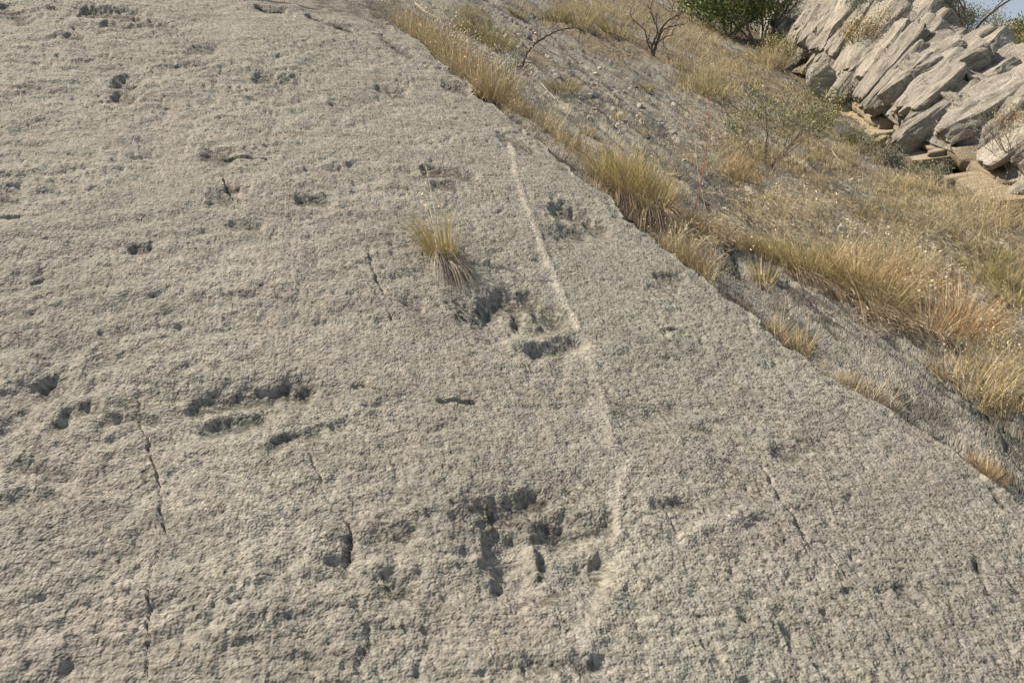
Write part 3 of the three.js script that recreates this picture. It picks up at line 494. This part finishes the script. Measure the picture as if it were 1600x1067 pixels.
// tussocks rooted in the open joint along the slab
for (const [x, y, s] of [[948, 300, .9], [972, 318, 1.05], [998, 330, 1], [1022, 346, 1.05], [985, 300, .9], [1012, 322, .9]]) tuft('gold', x, y, s, 'golden green tussock of the big clump overhanging the middle of the slab edge', 'big golden clump at the slab edge').position.y += 0.12;
for (const [x, y, s] of [[760, 62, 1.1], [735, 50, 1.1], [778, 74, .9]]) tuft('olive', x, y, s, 'dark olive wiry clump on the ledge behind the straw grass strip', 'olive clumps behind the straw strip');
for (const [x, y, s, where] of [[880, 140, .8, 'on bare rock right of the arching dead branch'], [1108, 150, 1.2, 'broad and thick behind the tip of the tall reddish stalk'], [1085, 140, 1.1, 'touching the broad one behind the reddish stalk tip'], [808, 25, .7, 'uphill of the arching dead branch, small'], [868, 30, 1, 'above the tip of the arching dead branch'], [960, 55, 1.2, 'beside the leafless forked shrub'], [905, 40, 1.2, 'between the forked shrub and the arching branch tip'], [1010, 140, .5, 'tiny, on bare rock downhill of the leafless forked shrub']]) tuft('olive', x, y, s, 'olive wiry clump ' + where, 'wiry clumps on the bare rock');
for (const [x, y, s, where] of [[1192, 440, 1, 'on the ledge between the slab edge and the golden tussock line'], [1250, 548, .9, 'in the joint at the lower slab edge by an upright straw stalk'], [965, 185, .8, 'on bare rock between the straw strip and the tall reddish stalk'], [920, 210, .7, 'just uphill of the big golden clump beside the straw strip'], [1480, 590, 1, 'on the streaked ledge below the long pale twig'], [1330, 610, .6, 'among the dark streaks beside the slab edge'], [1005, 210, .6, 'on bare rock uphill of the big golden clump facing the reddish stalk'], [1062, 410, 1, 'in the joint just below the big golden clump']]) tuft('small', x, y, s, 'small dry tuft ' + where, 'small tufts on the ledge');
for (const [x, y, s] of [[1230, 412, .8], [1262, 425, 1], [1300, 442, 1.05], [1338, 460, .9], [1372, 474, 1], [1195, 398, .6]]) tuft('gold', x, y, s, 'golden tussock with grey drooping leaves in the grass line above the streaked ledge', 'golden tussocks of the second grass line');
for (const [x, y, s] of [[1478, 520, 1.2], [1500, 505, 1.2], [1450, 515, 1], [1340, 440, 1]]) tuft('rust', x, y, s, 'rusty orange dry tussock at the lower end of the second grass line', 'rusty tussocks');
for (const [x, y, s] of [[1545, 405, .9], [1530, 430, .9], [1570, 440, .9], [1580, 470, .9]]) tuft('olive', x, y, s, 'olive wiry clump on the grassy slope right of the straw patch', 'olive clumps on the grassy slope');
for (const [x, y, s] of [[1540, 738, .3], [1552, 750, .28], [1528, 728, .26]]) tuft('rust', x, y, s, 'small brown dry tuft at the lowest corner of the slab edge', 'brown tufts at the low slab corner');
tuft('small', 1545, 745, .45, 'short straw tuft among the brown tufts at the low slab corner');

// the uncountable dry grass of the slope
function clumpGeo(seed, n, len, cols, spread, heads) {
  const r = rng(seed), b = new Bag();
  for (let i = 0; i < n; i++) {
    const a = r() * 6.283, q = 0.10 * Math.sqrt(r()), k = spread * r(), c = pick(r, cols), L = len * (0.25 + 0.9 * r());
    const tip = b.blade(V(Math.cos(a) * q, -0.03, Math.sin(a) * q), V(Math.cos(a * 3) * k, 1, Math.sin(a * 3) * k), L, 0.0036, 0.9 * r(), c, 4, r() * 3);
    if (r() < heads) for (let h = 0; h < 4; h++) b.leaf(tip.clone().add(V((r() - .5) * .02, -.05 * r(), (r() - .5) * .02)), V(r() - .5, .4 - r(), r() - .5), 0.018, 0.005, pick(r, PALE_), r() * 3);
  }
  return b.geo();
}
function litterGeo(seed, n, cols) { const r = rng(seed), b = new Bag(); for (let i = 0; i < n; i++) { const a = r() * 6.283; b.blade(V((r() - .5) * 0.35, 0.005 + 0.03 * r(), (r() - .5) * 0.35), V(Math.cos(a), (r() - .3) * 1.1 - 0.33 * Math.cos(a) - 0.58 * Math.sin(a), Math.sin(a)), 0.02 + 0.05 * r(), 0.0028, 0.2, pick(r, cols), 2, r() * 3); } return b.geo(); }
const rG = rng(77), spots = { straw: [], gold: [], rust: [], litter: [] };
const gaus = () => (rG() + rG() + rG() - 1.5) / 1.5;
function band(kind, pts, wid, n, s0, s1) { for (let i = 0; i < n; i++) { const f = rG() * (pts.length - 1), k = Math.min(pts.length - 2, Math.floor(f)), u = f - k, x = lerp(pts[k][0], pts[k + 1][0], u) + gaus() * wid, y = lerp(pts[k][1], pts[k + 1][1], u) + gaus() * wid * 0.6; spots[kind].push([x, y, lerp(s0, s1, rG())]); } }
function patch(kind, cx, cy, rx, ry, n, s0, s1) { for (let i = 0; i < n; i++) { const x = cx + gaus() * rx * 1.2, y = cy + gaus() * ry * 1.2; spots[kind].push([x, y, lerp(s0, s1, rG())]); } }
band('straw', [[622, 34], [660, 62], [700, 96], [740, 128], [780, 152]], 16, 190, .35, 1.9);
band('straw', [[780, 148], [830, 182], [870, 210], [925, 258]], 15, 60, .3, 1.3);
band('rust', [[690, 92], [760, 142], [820, 182]], 10, 60, .5, .9); band('rust', [[870, 215], [910, 235]], 10, 20, .4, .6);
band('straw', [[1040, 375], [1080, 420], [1110, 445]], 12, 40, .6, 1.1); band('straw', [[1140, 468], [1180, 495], [1230, 535], [1300, 585], [1400, 640]], 9, 40, .3, .8);
band('rust', [[1040, 335], [1090, 358], [1140, 378], [1200, 395]], 14, 90, .5, 1); band('gold', [[1180, 390], [1260, 415], [1340, 445], [1420, 480]], 18, 60, .4, 1.1);
patch('straw', 1380, 415, 90, 45, 128, 0.56, 1.17); patch('rust', 1420, 450, 90, 40, 123, 0.56, 1.08); patch('gold', 1330, 410, 80, 35, 38, 0.48, 0.90);
patch('straw', 1560, 600, 60, 60, 78, 0.64, 1.26); patch('straw', 1530, 540, 80, 40, 43, 0.56, 1.08); patch('rust', 1520, 520, 60, 40, 61, 0.56, 0.99);
patch('straw', 1480, 340, 140, 60, 207, 0.56, 1.08); patch('gold', 1400, 320, 120, 60, 107, 0.48, 0.99); patch('straw', 1230, 330, 90, 50, 88, 0.48, 0.90);
patch('rust', 1160, 265, 40, 30, 61, 0.56, 0.99); patch('straw', 1150, 250, 60, 40, 63, 0.56, 0.99); patch('gold', 1260, 250, 90, 50, 83, 0.48, 0.90);
patch('straw', 1090, 120, 60, 50, 107, 0.64, 1.26); patch('straw', 1080, 60, 70, 30, 98, 0.72, 1.35); patch('gold', 1150, 110, 60, 50, 88, 0.64, 1.17); patch('straw', 1205, 100, 26, 10, 78, 0.96, 1.80);
patch('straw', 970, 25, 90, 25, 98, 0.72, 1.26); patch('gold', 900, 20, 70, 25, 68, 0.64, 1.17); patch('straw', 1570, 335, 50, 30, 98, 0.72, 1.44); patch('gold', 1560, 430, 60, 60, 68, 0.48, 0.90); patch('straw', 720, 20, 40, 16, 29, 0.48, 0.90);
patch('straw', 1270, 170, 60, 50, 58, 0.48, 0.90); patch('straw', 1330, 240, 60, 20, 35, 0.48, 0.99); patch('straw', 1430, 290, 60, 14, 30, 0.56, 1.08);
for (const [cx, cy, rx, ry, n] of [[1450, 350, 170, 90, 420], [1200, 330, 120, 60, 220], [1420, 470, 140, 60, 260], [1120, 180, 110, 90, 260], [960, 60, 130, 50, 200], [740, 110, 90, 60, 120], [1100, 370, 60, 40, 90], [1560, 560, 80, 60, 140]]) patch('litter', cx, cy, rx, ry, n * 0.5, .5, 1.1);
{
  const dummy = new THREE.Object3D(), c = new THREE.Color();
  const defs = { straw: [[0, 1, 2].map(i => clumpGeo(300 + i, 28, 0.25, STRAW.concat([DEAD[1], DEAD[3], OLIVE[1], PALE_[0], PALE_[1]]), 1.4, .08)), 'straw_grass'], gold: [[0, 1].map(i => clumpGeo(320 + i, 44, 0.18, GOLD.concat(OLIVE.slice(0, 1), DEAD.slice(0, 2), STRAW), 1.1, .04)), 'golden_grass'], rust: [[0, 1].map(i => clumpGeo(340 + i, 42, 0.17, RUST.concat(STRAW.slice(0, 2), DEAD.slice(0, 2)), 1.3, .05)), 'rusty_grass'], litter: [[0, 1].map(i => litterGeo(360 + i, 110, STRAW.slice(1).concat(DEAD, DEAD))), 'grass_litter'] };
  const words = { straw: ['pale straw coloured dry grass along the joints and over the slope', 'dry grass'], gold: ['golden olive dry grass spread over the slope below the outcrop', 'dry grass'], rust: ['rusty brown dry grass in the joints between the rock beds', 'dry grass'], litter: ['fallen dry stems and leaf litter lying over the rocky slope', 'litter'] };
  for (const kind in defs) {
    const [geos, name] = defs[kind], root = new THREE.Group();
    const pts = spots[kind].map(([x, y, s]) => { const p = ground(x, y); return [p, s]; }).filter(([p]) => Q(p.x, p.z) > 0.02 && p.z > -60 && p.x < 7);
    geos.forEach((g, gi) => {
      const mine = pts.filter((_, i) => i % geos.length === gi), im = new THREE.InstancedMesh(g, grassMat, mine.length);
      mine.forEach(([p, s], i) => { dummy.position.copy(p); dummy.rotation.set(0, kind === 'litter' ? (rG() - .5) * .6 : rG() * 6.28, 0); const far = 1 + Math.max(0, -p.z - 9) * 0.02; dummy.scale.set(s * far, s * far * (0.8 + 0.4 * rG()), s * far); dummy.updateMatrix(); im.setMatrixAt(i, dummy.matrix); const v = 0.8 + 0.4 * rG(); im.setColorAt(i, c.setRGB(v, v * (0.94 + 0.1 * rG()), v * (0.85 + 0.2 * rG()))); });
      im.castShadow = im.receiveShadow = true; im.name = 'clumps'; root.add(im);
    });
    put(root, name, ...words[kind]); root.userData.kind = 'stuff';
  }
}

{ // flakes and chips of rock lying loose on the slope
  const r = rng(515), root = new THREE.Group(), dummy = new THREE.Object3D(), c = new THREE.Color();
  for (let v = 0; v < 4; v++) {
    const g = new THREE.IcosahedronGeometry(1, 2), p = g.attributes.position, w = V(0, 0, 0), col = [];
    const pl = [...Array(6)].map(() => [V(r() * 2 - 1, r() * 2 - 1, r() * 2 - 1).normalize(), 0.4 + 0.4 * r()]);
    for (let i = 0; i < p.count; i++) { w.fromBufferAttribute(p, i); for (const [n, d] of pl) { const e = w.dot(n); if (e > d) w.addScaledVector(n, d - e); } p.setXYZ(i, w.x, w.y * 0.5, w.z); col.push(1, 1, 1); }
    g.setAttribute('color', new THREE.Float32BufferAttribute(col, 3)); g.computeVertexNormals();
    const pts = []; for (let i = 0; i < 170; i++) { const f = r(), x = lerp(700, 1600, f) + (r() - .5) * 120, y = lerp(20, 560, f) - 260 * r() * f + 20; const q = ground(x, y); if (Q(q.x, q.z) > 0.1 && q.z > -25 && q.x < 6.2) pts.push(q); }
    const im = new THREE.InstancedMesh(g, twigMat, pts.length);
    pts.forEach((q, i) => { const k = 0.008 + 0.035 * r() ** 3; dummy.position.copy(q); dummy.rotation.set(r() * 0.8 + 0.5, r() * 6, r() * 0.6 - 0.3); dummy.scale.set(k * (1 + r()), k, k); dummy.updateMatrix(); im.setMatrixAt(i, dummy.matrix); const b = 0.2 + 0.2 * r(); im.setColorAt(i, c.setRGB(b * 1.05, b * 0.98, b * 0.84)); });
    im.castShadow = im.receiveShadow = true; im.name = 'chips'; root.add(im);
  }
  put(root, 'rock_chips', 'loose grey rock chips scattered over the slope', 'stones'); root.userData.kind = 'stuff';
}

// ---------------------------------------------------------------- shrubs, dead wood, trees
function grow(bag, tips, r, o, dir, len, rad, depth, col, bend = 0.5, fork = 3) {
  const pts = [o.clone()], d = dir.clone().normalize(), p = o.clone(), seg = 4;
  for (let k = 0; k < seg; k++) { d.add(V((r() - .5) * bend, (r() - .5) * bend * 0.6, (r() - .5) * bend)).normalize(); p.addScaledVector(d, len / seg); pts.push(p.clone()); if (depth <= 1) tips.push([p.clone(), d.clone()]); }
  bag.tube(pts, rad, rad * 0.6, col, depth > 1 ? 6 : 4);
  if (depth > 0) for (let k = 0; k < fork; k++) { const e = d.clone().add(V((r() - .5) * 1.7, (r() - .2) * 1.0, (r() - .5) * 1.7)); grow(bag, tips, r, pts[2 + Math.floor(r() * 3)] || p, e, len * (0.55 + 0.25 * r()), rad * 0.55, depth - 1, col, bend, fork); }
}
function shrub(seed, o) {
  const r = rng(seed), g = new THREE.Group(), w = new Bag(), f = new Bag(), tips = [], { h = 1, stems = 6, spread = 0.8, rad = 0.015, depth = 2, leaves = 4000, leaf = 0.03, cols, bark = [0.16, 0.13, 0.10], fork = 3, scatter = 0.08, lean = V(0, 0, 0), bend = .5, squash = 1 } = o;
  for (let i = 0; i < stems; i++) { const a = i / stems * 6.283 + r(); grow(w, tips, r, V(Math.cos(a) * rad * 2, -0.08, Math.sin(a) * rad * 2), V(Math.cos(a) * spread, squash, Math.sin(a) * spread).add(lean), h * (0.45 + 0.25 * r()), rad, depth, bark, bend, fork); }
  mesh(w.geo(), twigMat, o.tree ? 'trunk' : 'stems', g);
  if (leaves) {
    for (let i = 0; i < leaves; i++) { const [p, d] = tips[Math.floor(r() * tips.length)]; f.leaf(p.clone().add(V((r() - .5) * 2 * scatter, (r() - .5) * 2 * scatter, (r() - .5) * 2 * scatter)), V(r() - .5, r() - .3, r() - .5).addScaledVector(d, 0.5), leaf * (0.6 + 0.8 * r()), leaf * (0.3 + 0.3 * r()), pick(r, cols), r() * 3); }
    mesh(f.geo(), leafMat, o.tree ? 'crown' : 'foliage', g);
  }
  return g;
}
const GREEN = [[0.10, 0.15, 0.045], [0.14, 0.19, 0.06], [0.07, 0.11, 0.035], [0.20, 0.24, 0.07]], DARKG = [[0.05, 0.085, 0.035], [0.07, 0.11, 0.045], [0.035, 0.06, 0.028]], SAGE = [[0.20, 0.22, 0.15], [0.26, 0.27, 0.19], [0.15, 0.17, 0.11]], OLV = [[0.22, 0.22, 0.09], [0.28, 0.26, 0.11], [0.17, 0.18, 0.07]], GREYS = [[0.20, 0.20, 0.17], [0.15, 0.15, 0.125], [0.26, 0.25, 0.21]], BROWN = [[0.28, 0.20, 0.09], [0.34, 0.23, 0.09], [0.20, 0.15, 0.07]], YEL = [[0.38, 0.34, 0.13], [0.46, 0.38, 0.17], [0.30, 0.27, 0.11]];
function plant(p, seed, opt, name, label, cat, group) { const s = shrub(seed, opt); s.position.copy(p); return put(s, name, label, cat, group); }
const G = ground;
plant(G(1195, 258), 401, { h: 0.72, stems: 6, spread: 0.8, rad: 0.005, depth: 3, leaves: 5000, leaf: 0.022, cols: OLV.concat(SAGE, YEL.slice(0, 1)), bark: [0.12, 0.09, 0.07], scatter: 0.07, lean: V(0.35, 0.2, 0) }, 'sparse_shrub', 'sparse olive shrub with thin dark stems on the slope below the outcrop', 'shrub');
plant(G(1188, 72), 402, { h: 1.9, stems: 7, spread: 0.9, rad: 0.03, leaves: 9000, leaf: 0.075, cols: GREEN, scatter: 0.28 }, 'green_bush', 'leafy green bush at the narrow upper end of the outcrop', 'bush');
plant(G(1140, 55), 403, { h: 1.5, stems: 7, spread: 0.9, rad: 0.025, leaves: 7000, leaf: 0.07, cols: GREEN.concat(YEL.slice(0, 1)), scatter: 0.25 }, 'green_bush', 'yellow tinged green bush beside the larger leafy green one', 'bush');
plant(G(1222, 50), 404, { h: 1.7, stems: 6, spread: 0.8, rad: 0.02, leaves: 5000, leaf: 0.06, cols: SAGE.concat(DARKG), scatter: 0.24 }, 'grey_bush', 'grey green bush touching the rounded end of the outcrop', 'bush');
plant(G(1215, 100), 414, { h: 0.7, stems: 6, spread: 0.8, rad: 0.012, leaves: 2500, leaf: 0.035, cols: YEL.concat(OLV), scatter: 0.12 }, 'low_shrub', 'low yellow green shrub under the leafy bushes by the bright straw patch', 'shrub');
plant(G(1385, 258), 405, { h: 0.28, stems: 7, spread: 1.0, rad: 0.008, leaves: 3000, leaf: 0.022, cols: GREYS.concat(SAGE.slice(2)), scatter: 0.08 }, 'grey_shrub', 'dark grey green shrub in front of the thin tan beds', 'shrub');
plant(G(1340, 232), 406, { h: 0.3, stems: 7, spread: 1.1, rad: 0.008, leaves: 2800, leaf: 0.022, cols: OLV.concat(SAGE), scatter: 0.09 }, 'grey_shrub', 'low olive grey shrub below the upper tan beds', 'shrub');
plant(G(1255, 205), 407, { h: 0.5, stems: 7, spread: 1.0, rad: 0.008, leaves: 2600, leaf: 0.02, cols: OLV, scatter: 0.09 }, 'low_shrub', 'low olive shrub on the slope left of the upright grey boulder', 'shrub');
plant(G(1455, 285), 408, { h: 0.3, stems: 6, spread: 0.8, rad: 0.006, leaves: 1400, leaf: 0.018, cols: SAGE, scatter: 0.06 }, 'low_shrub', 'small grey green shrub at the break between thin and thick tan beds', 'shrub');
// on the outcrop: stations measured along it
const onCrag = (i, f, out = 0) => { const [B, T] = CRAG[i]; const p = B.clone().lerp(T, f); p.x -= out; return p; };
plant(P3(1352, 80, 12.6), 410, { h: 0.6, stems: 8, spread: 0.9, rad: 0.007, leaves: 2600, leaf: 0.03, cols: YEL.concat(BROWN.slice(0, 2)), scatter: 0.1 }, 'yellow_shrub', 'yellow brown dry shrub on the shelf across the outcrop', 'shrub');
plant(P3(1392, 84, 12.1), 411, { h: 0.45, stems: 8, spread: 0.9, rad: 0.006, leaves: 1600, leaf: 0.025, cols: BROWN.concat(GREYS), scatter: 0.09 }, 'dry_shrub', 'brown dry shrub in the middle of the outcrop shelf', 'shrub');
plant(P3(1432, 114, 11.4), 412, { h: 0.5, stems: 8, spread: 0.9, rad: 0.006, leaves: 2000, leaf: 0.025, cols: GREYS.concat(YEL.slice(0, 1)), scatter: 0.09 }, 'grey_shrub', 'grey shrub in the cleft between the outcrop tiers', 'shrub');
plant(P3(1368, 34, 13.2), 413, { h: 0.6, stems: 8, spread: 0.9, rad: 0.006, leaves: 2600, leaf: 0.03, cols: SAGE, scatter: 0.11 }, 'sage_shrub', 'pale sage green shrub behind the top blocks of the outcrop', 'shrub');
plant(P3(1592, 268, 9.3), 415, { h: 0.9, stems: 12, spread: 0.9, rad: 0.006, depth: 2, leaves: 700, leaf: 0.02, cols: GREYS, bark: [0.26, 0.23, 0.2], scatter: 0.08 }, 'dead_shrub', 'tangled grey dead shrub hanging over the thick end of the tan beds', 'shrub');
plant(P3(1585, 218, 9.6), 416, { h: 0.5, stems: 9, spread: 0.9, rad: 0.006, leaves: 1600, leaf: 0.025, cols: YEL.concat(RUST), scatter: 0.1 }, 'dry_shrub', 'rusty yellow dry shrub above the tangled grey dead shrub', 'shrub');
plant(P3(1420, 2, 15.5), 417, { h: 0.9, stems: 8, spread: 1, rad: 0.01, leaves: 3000, leaf: 0.04, cols: OLV.concat(GREYS), scatter: 0.15 }, 'low_shrub', 'olive grey shrub at the foot of the twiggy tree behind the outcrop', 'shrub');
plant(P3(1463, 28, 14.6), 420, { tree: true, h: 0.5, stems: 5, spread: 0.9, rad: 0.03, depth: 3, leaves: 11000, leaf: 0.03, cols: GREYS.concat(BROWN.slice(2)), bark: [0.13, 0.10, 0.085], scatter: 0.14, bend: .8 }, 'twiggy_tree', 'twiggy grey brown tree standing behind the top of the outcrop', 'tree');
plant(P3(1512, 52, 14.8), 421, { tree: true, h: 1.3, stems: 3, spread: 0.9, rad: 0.028, depth: 3, leaves: 350, leaf: 0.04, cols: GREYS, bark: [0.15, 0.12, 0.1], lean: V(0.5, 0.2, 0), bend: .8 }, 'bare_tree', 'leafless branches spreading against the sky beside the twiggy tree', 'tree');
plant(P3(1632, 105, 24), 422, { tree: true, h: 1.25, stems: 3, spread: 0.4, rad: 0.07, depth: 3, leaves: 9000, leaf: 0.10, cols: DARKG.concat(GREEN.slice(0, 1)), scatter: 0.3 }, 'green_tree', 'dark green leafy tree against the sky behind the outcrop', 'tree');
plant(P3(1545, 84, 19), 423, { h: 0.7, stems: 8, spread: 1, rad: 0.015, leaves: 4000, leaf: 0.05, cols: OLV.concat(BROWN), scatter: 0.2 }, 'autumn_shrub', 'olive and orange brown shrub between the bare branches and the dark tree', 'shrub');
plant(P3(1575, 96, 19.5), 424, { h: 0.85, stems: 8, spread: 1, rad: 0.015, leaves: 4000, leaf: 0.05, cols: GREEN.concat(OLV), scatter: 0.2 }, 'green_shrub', 'mid green shrub under the dark green tree behind the outcrop', 'shrub');
plant(P3(1515, 70, 17), 425, { h: 0.75, stems: 8, spread: 1, rad: 0.012, leaves: 3000, leaf: 0.04, cols: SAGE.concat(OLV), scatter: 0.16 }, 'sage_shrub', 'grey green shrub peeping over the top edge of the outcrop', 'shrub');

plant(P3(1440, 34, 15), 426, { h: 0.5, stems: 9, spread: 1, rad: 0.01, leaves: 4000, leaf: 0.035, cols: DARKG.concat(OLV), scatter: 0.16 }, 'dark_shrub', 'dark green shrub growing at the left foot of the twiggy tree', 'shrub');
plant(P3(1490, 48, 15.6), 427, { h: 0.5, stems: 9, spread: 1, rad: 0.01, leaves: 4000, leaf: 0.035, cols: DARKG.concat(GREYS, OLV), scatter: 0.16 }, 'dark_shrub', 'dark olive shrub between the twiggy tree and the bare branches', 'shrub');
function limb(bag, pts, r0, r1, col, k) { const c = new THREE.CatmullRomCurve3(pts.map(([x, y, dz = 0]) => P3(x, y, k + dz))); const w = c.getPoints(pts.length * 6), rr = rng(Math.round(pts[0][0] * 7 + pts[pts.length - 1][0])); w.forEach(p => p.add(V(rr() - .5, rr() - .5, rr() - .5).multiplyScalar(r0 * 0.7))); bag.tube(w, r0 * 0.8, r1 * 0.8, col, 6);
  if (r0 > 0.0065) for (let i = 0; i < 7; i++) { const j = 2 + Math.floor(rr() * (w.length - 3)), d = w[j + 1].clone().sub(w[j]).normalize().add(V(rr() - .5, rr() - .3, rr() - .5).multiplyScalar(1.8)).normalize(), L = 0.05 + 0.14 * rr(), m = w[j].clone().addScaledVector(d, L * 0.5); bag.tube([w[j], m, m.clone().addScaledVector(d, L * 0.5).add(V(0, 0.02 * rr(), 0.02 * (rr() - .5)))], r0 * 0.28, r0 * 0.12, col, 4); } }
{
  const D = [0.085, 0.062, 0.05], k0 = -ground(815, 112).z, g = new THREE.Group(), b = new Bag();
  limb(b, [[815, 116], [818, 96], [830, 74], [850, 58], [875, 47], [900, 44], [916, 52]], 0.016, 0.006, D, k0);
  mesh(b.geo(), twigMat, 'branch', g);
  for (const [pts, r] of [[[[826, 80], [838, 66], [839, 45], [836, 25]], .007], [[[850, 58], [866, 52], [884, 40]], .004], [[[836, 68], [828, 58], [832, 44]], .004]]) { const t = new Bag(); limb(t, pts, r, 0.002, D, k0); mesh(t.geo(), twigMat, 'twig', g); }
  put(g, 'dead_branch', 'dark arching dead branch rising from the rock behind the straw strip', 'dead branch');
  const k1 = -ground(1021, 88).z, h = new THREE.Group();
  for (const [pts, r] of [[[[1021, 90], [1024, 74], [1030, 56], [1040, 36], [1052, 28], [1066, 21]], .03], [[[1021, 90], [1019, 72], [1028, 50], [1020, 28], [1012, 6]], .026], [[[1028, 62], [1038, 46, .2], [1056, 40, .2], [1074, 36, .2]], .02], [[[1026, 66], [1040, 58, -.2], [1054, 53, -.2]], .018], [[[1022, 82], [1012, 68], [1008, 48], [1000, 40], [988, 28], [985, 18], [994, 4]], .013], [[[1003, 42], [1008, 36], [1020, 34]], .008], [[[1020, 70], [1012, 64], [1016, 60]], .012], [[[1037, 60], [1038, 72], [1046, 80]], .007]]) { const t = new Bag(); limb(t, pts, r, r * 0.3, D, k1); mesh(t.geo(), twigMat, 'branch', h); }
  put(h, 'dead_shrub', 'leafless dark dead shrub with forked branches among the straw grass', 'shrub');
}
for (const [pts, r, col, name, label] of [
  [[[1082, 338], [1094, 290], [1103, 240], [1107, 190], [1109, 135]], .006, [0.33, 0.13, 0.07], 'red_stalk', 'tall thin reddish stalk standing alone above the second grass line'],
  [[[1104, 330], [1095, 290], [1089, 250], [1086, 205]], .004, [0.6, 0.52, 0.4], 'pale_stalk', 'pale dry stalk beside the tall reddish stalk'],
  [[[1455, 510], [1500, 545], [1540, 558], [1600, 575]], .007, [0.62, 0.54, 0.42], 'pale_twig', 'long pale bare twig lying below the rusty tussocks'],
  [[[1298, 232], [1315, 252], [1330, 262]], .005, [0.62, 0.54, 0.42], 'pale_twig', 'short pale twig below the sparse olive shrub'],
  [[[830, 112], [850, 135], [868, 155]], .006, [0.55, 0.49, 0.4], 'pale_twig', 'pale twig lying under the arching dead branch'],
  [[[648, 4], [668, 20], [690, 30]], .006, [0.6, 0.54, 0.42], 'pale_twig', 'pale straw stem at the upper end of the straw strip'],
  [[[1352, 505], [1340, 455], [1325, 425]], .004, [0.6, 0.47, 0.27], 'straw_stalk', 'leaning straw stalk in front of the golden tussocks with drooping leaves'],
  [[[1214, 545], [1211, 515], [1210, 488]], .004, [0.64, 0.54, 0.38], 'straw_stalk', 'single upright straw stalk at the slab edge on the streaked ledge'],
]) { const b = new Bag(), k = -ground(...pts[0]).z; limb(b, pts.map(([x, y], i) => [x, y, /twig/.test(name) ? -ground(x, y).z - k - 0.03 : 0]), r, r * 0.4, col, k); if (name === 'red_stalk') { limb(b, [[1108, 140], [1103, 130], [1097, 120]], .004, .002, [0.6, 0.5, 0.3], k); } put(mesh(b.geo(), twigMat, ''), name, label, /twig/.test(name) ? 'twig' : 'stalk'); }


renderer.render(scene, camera);
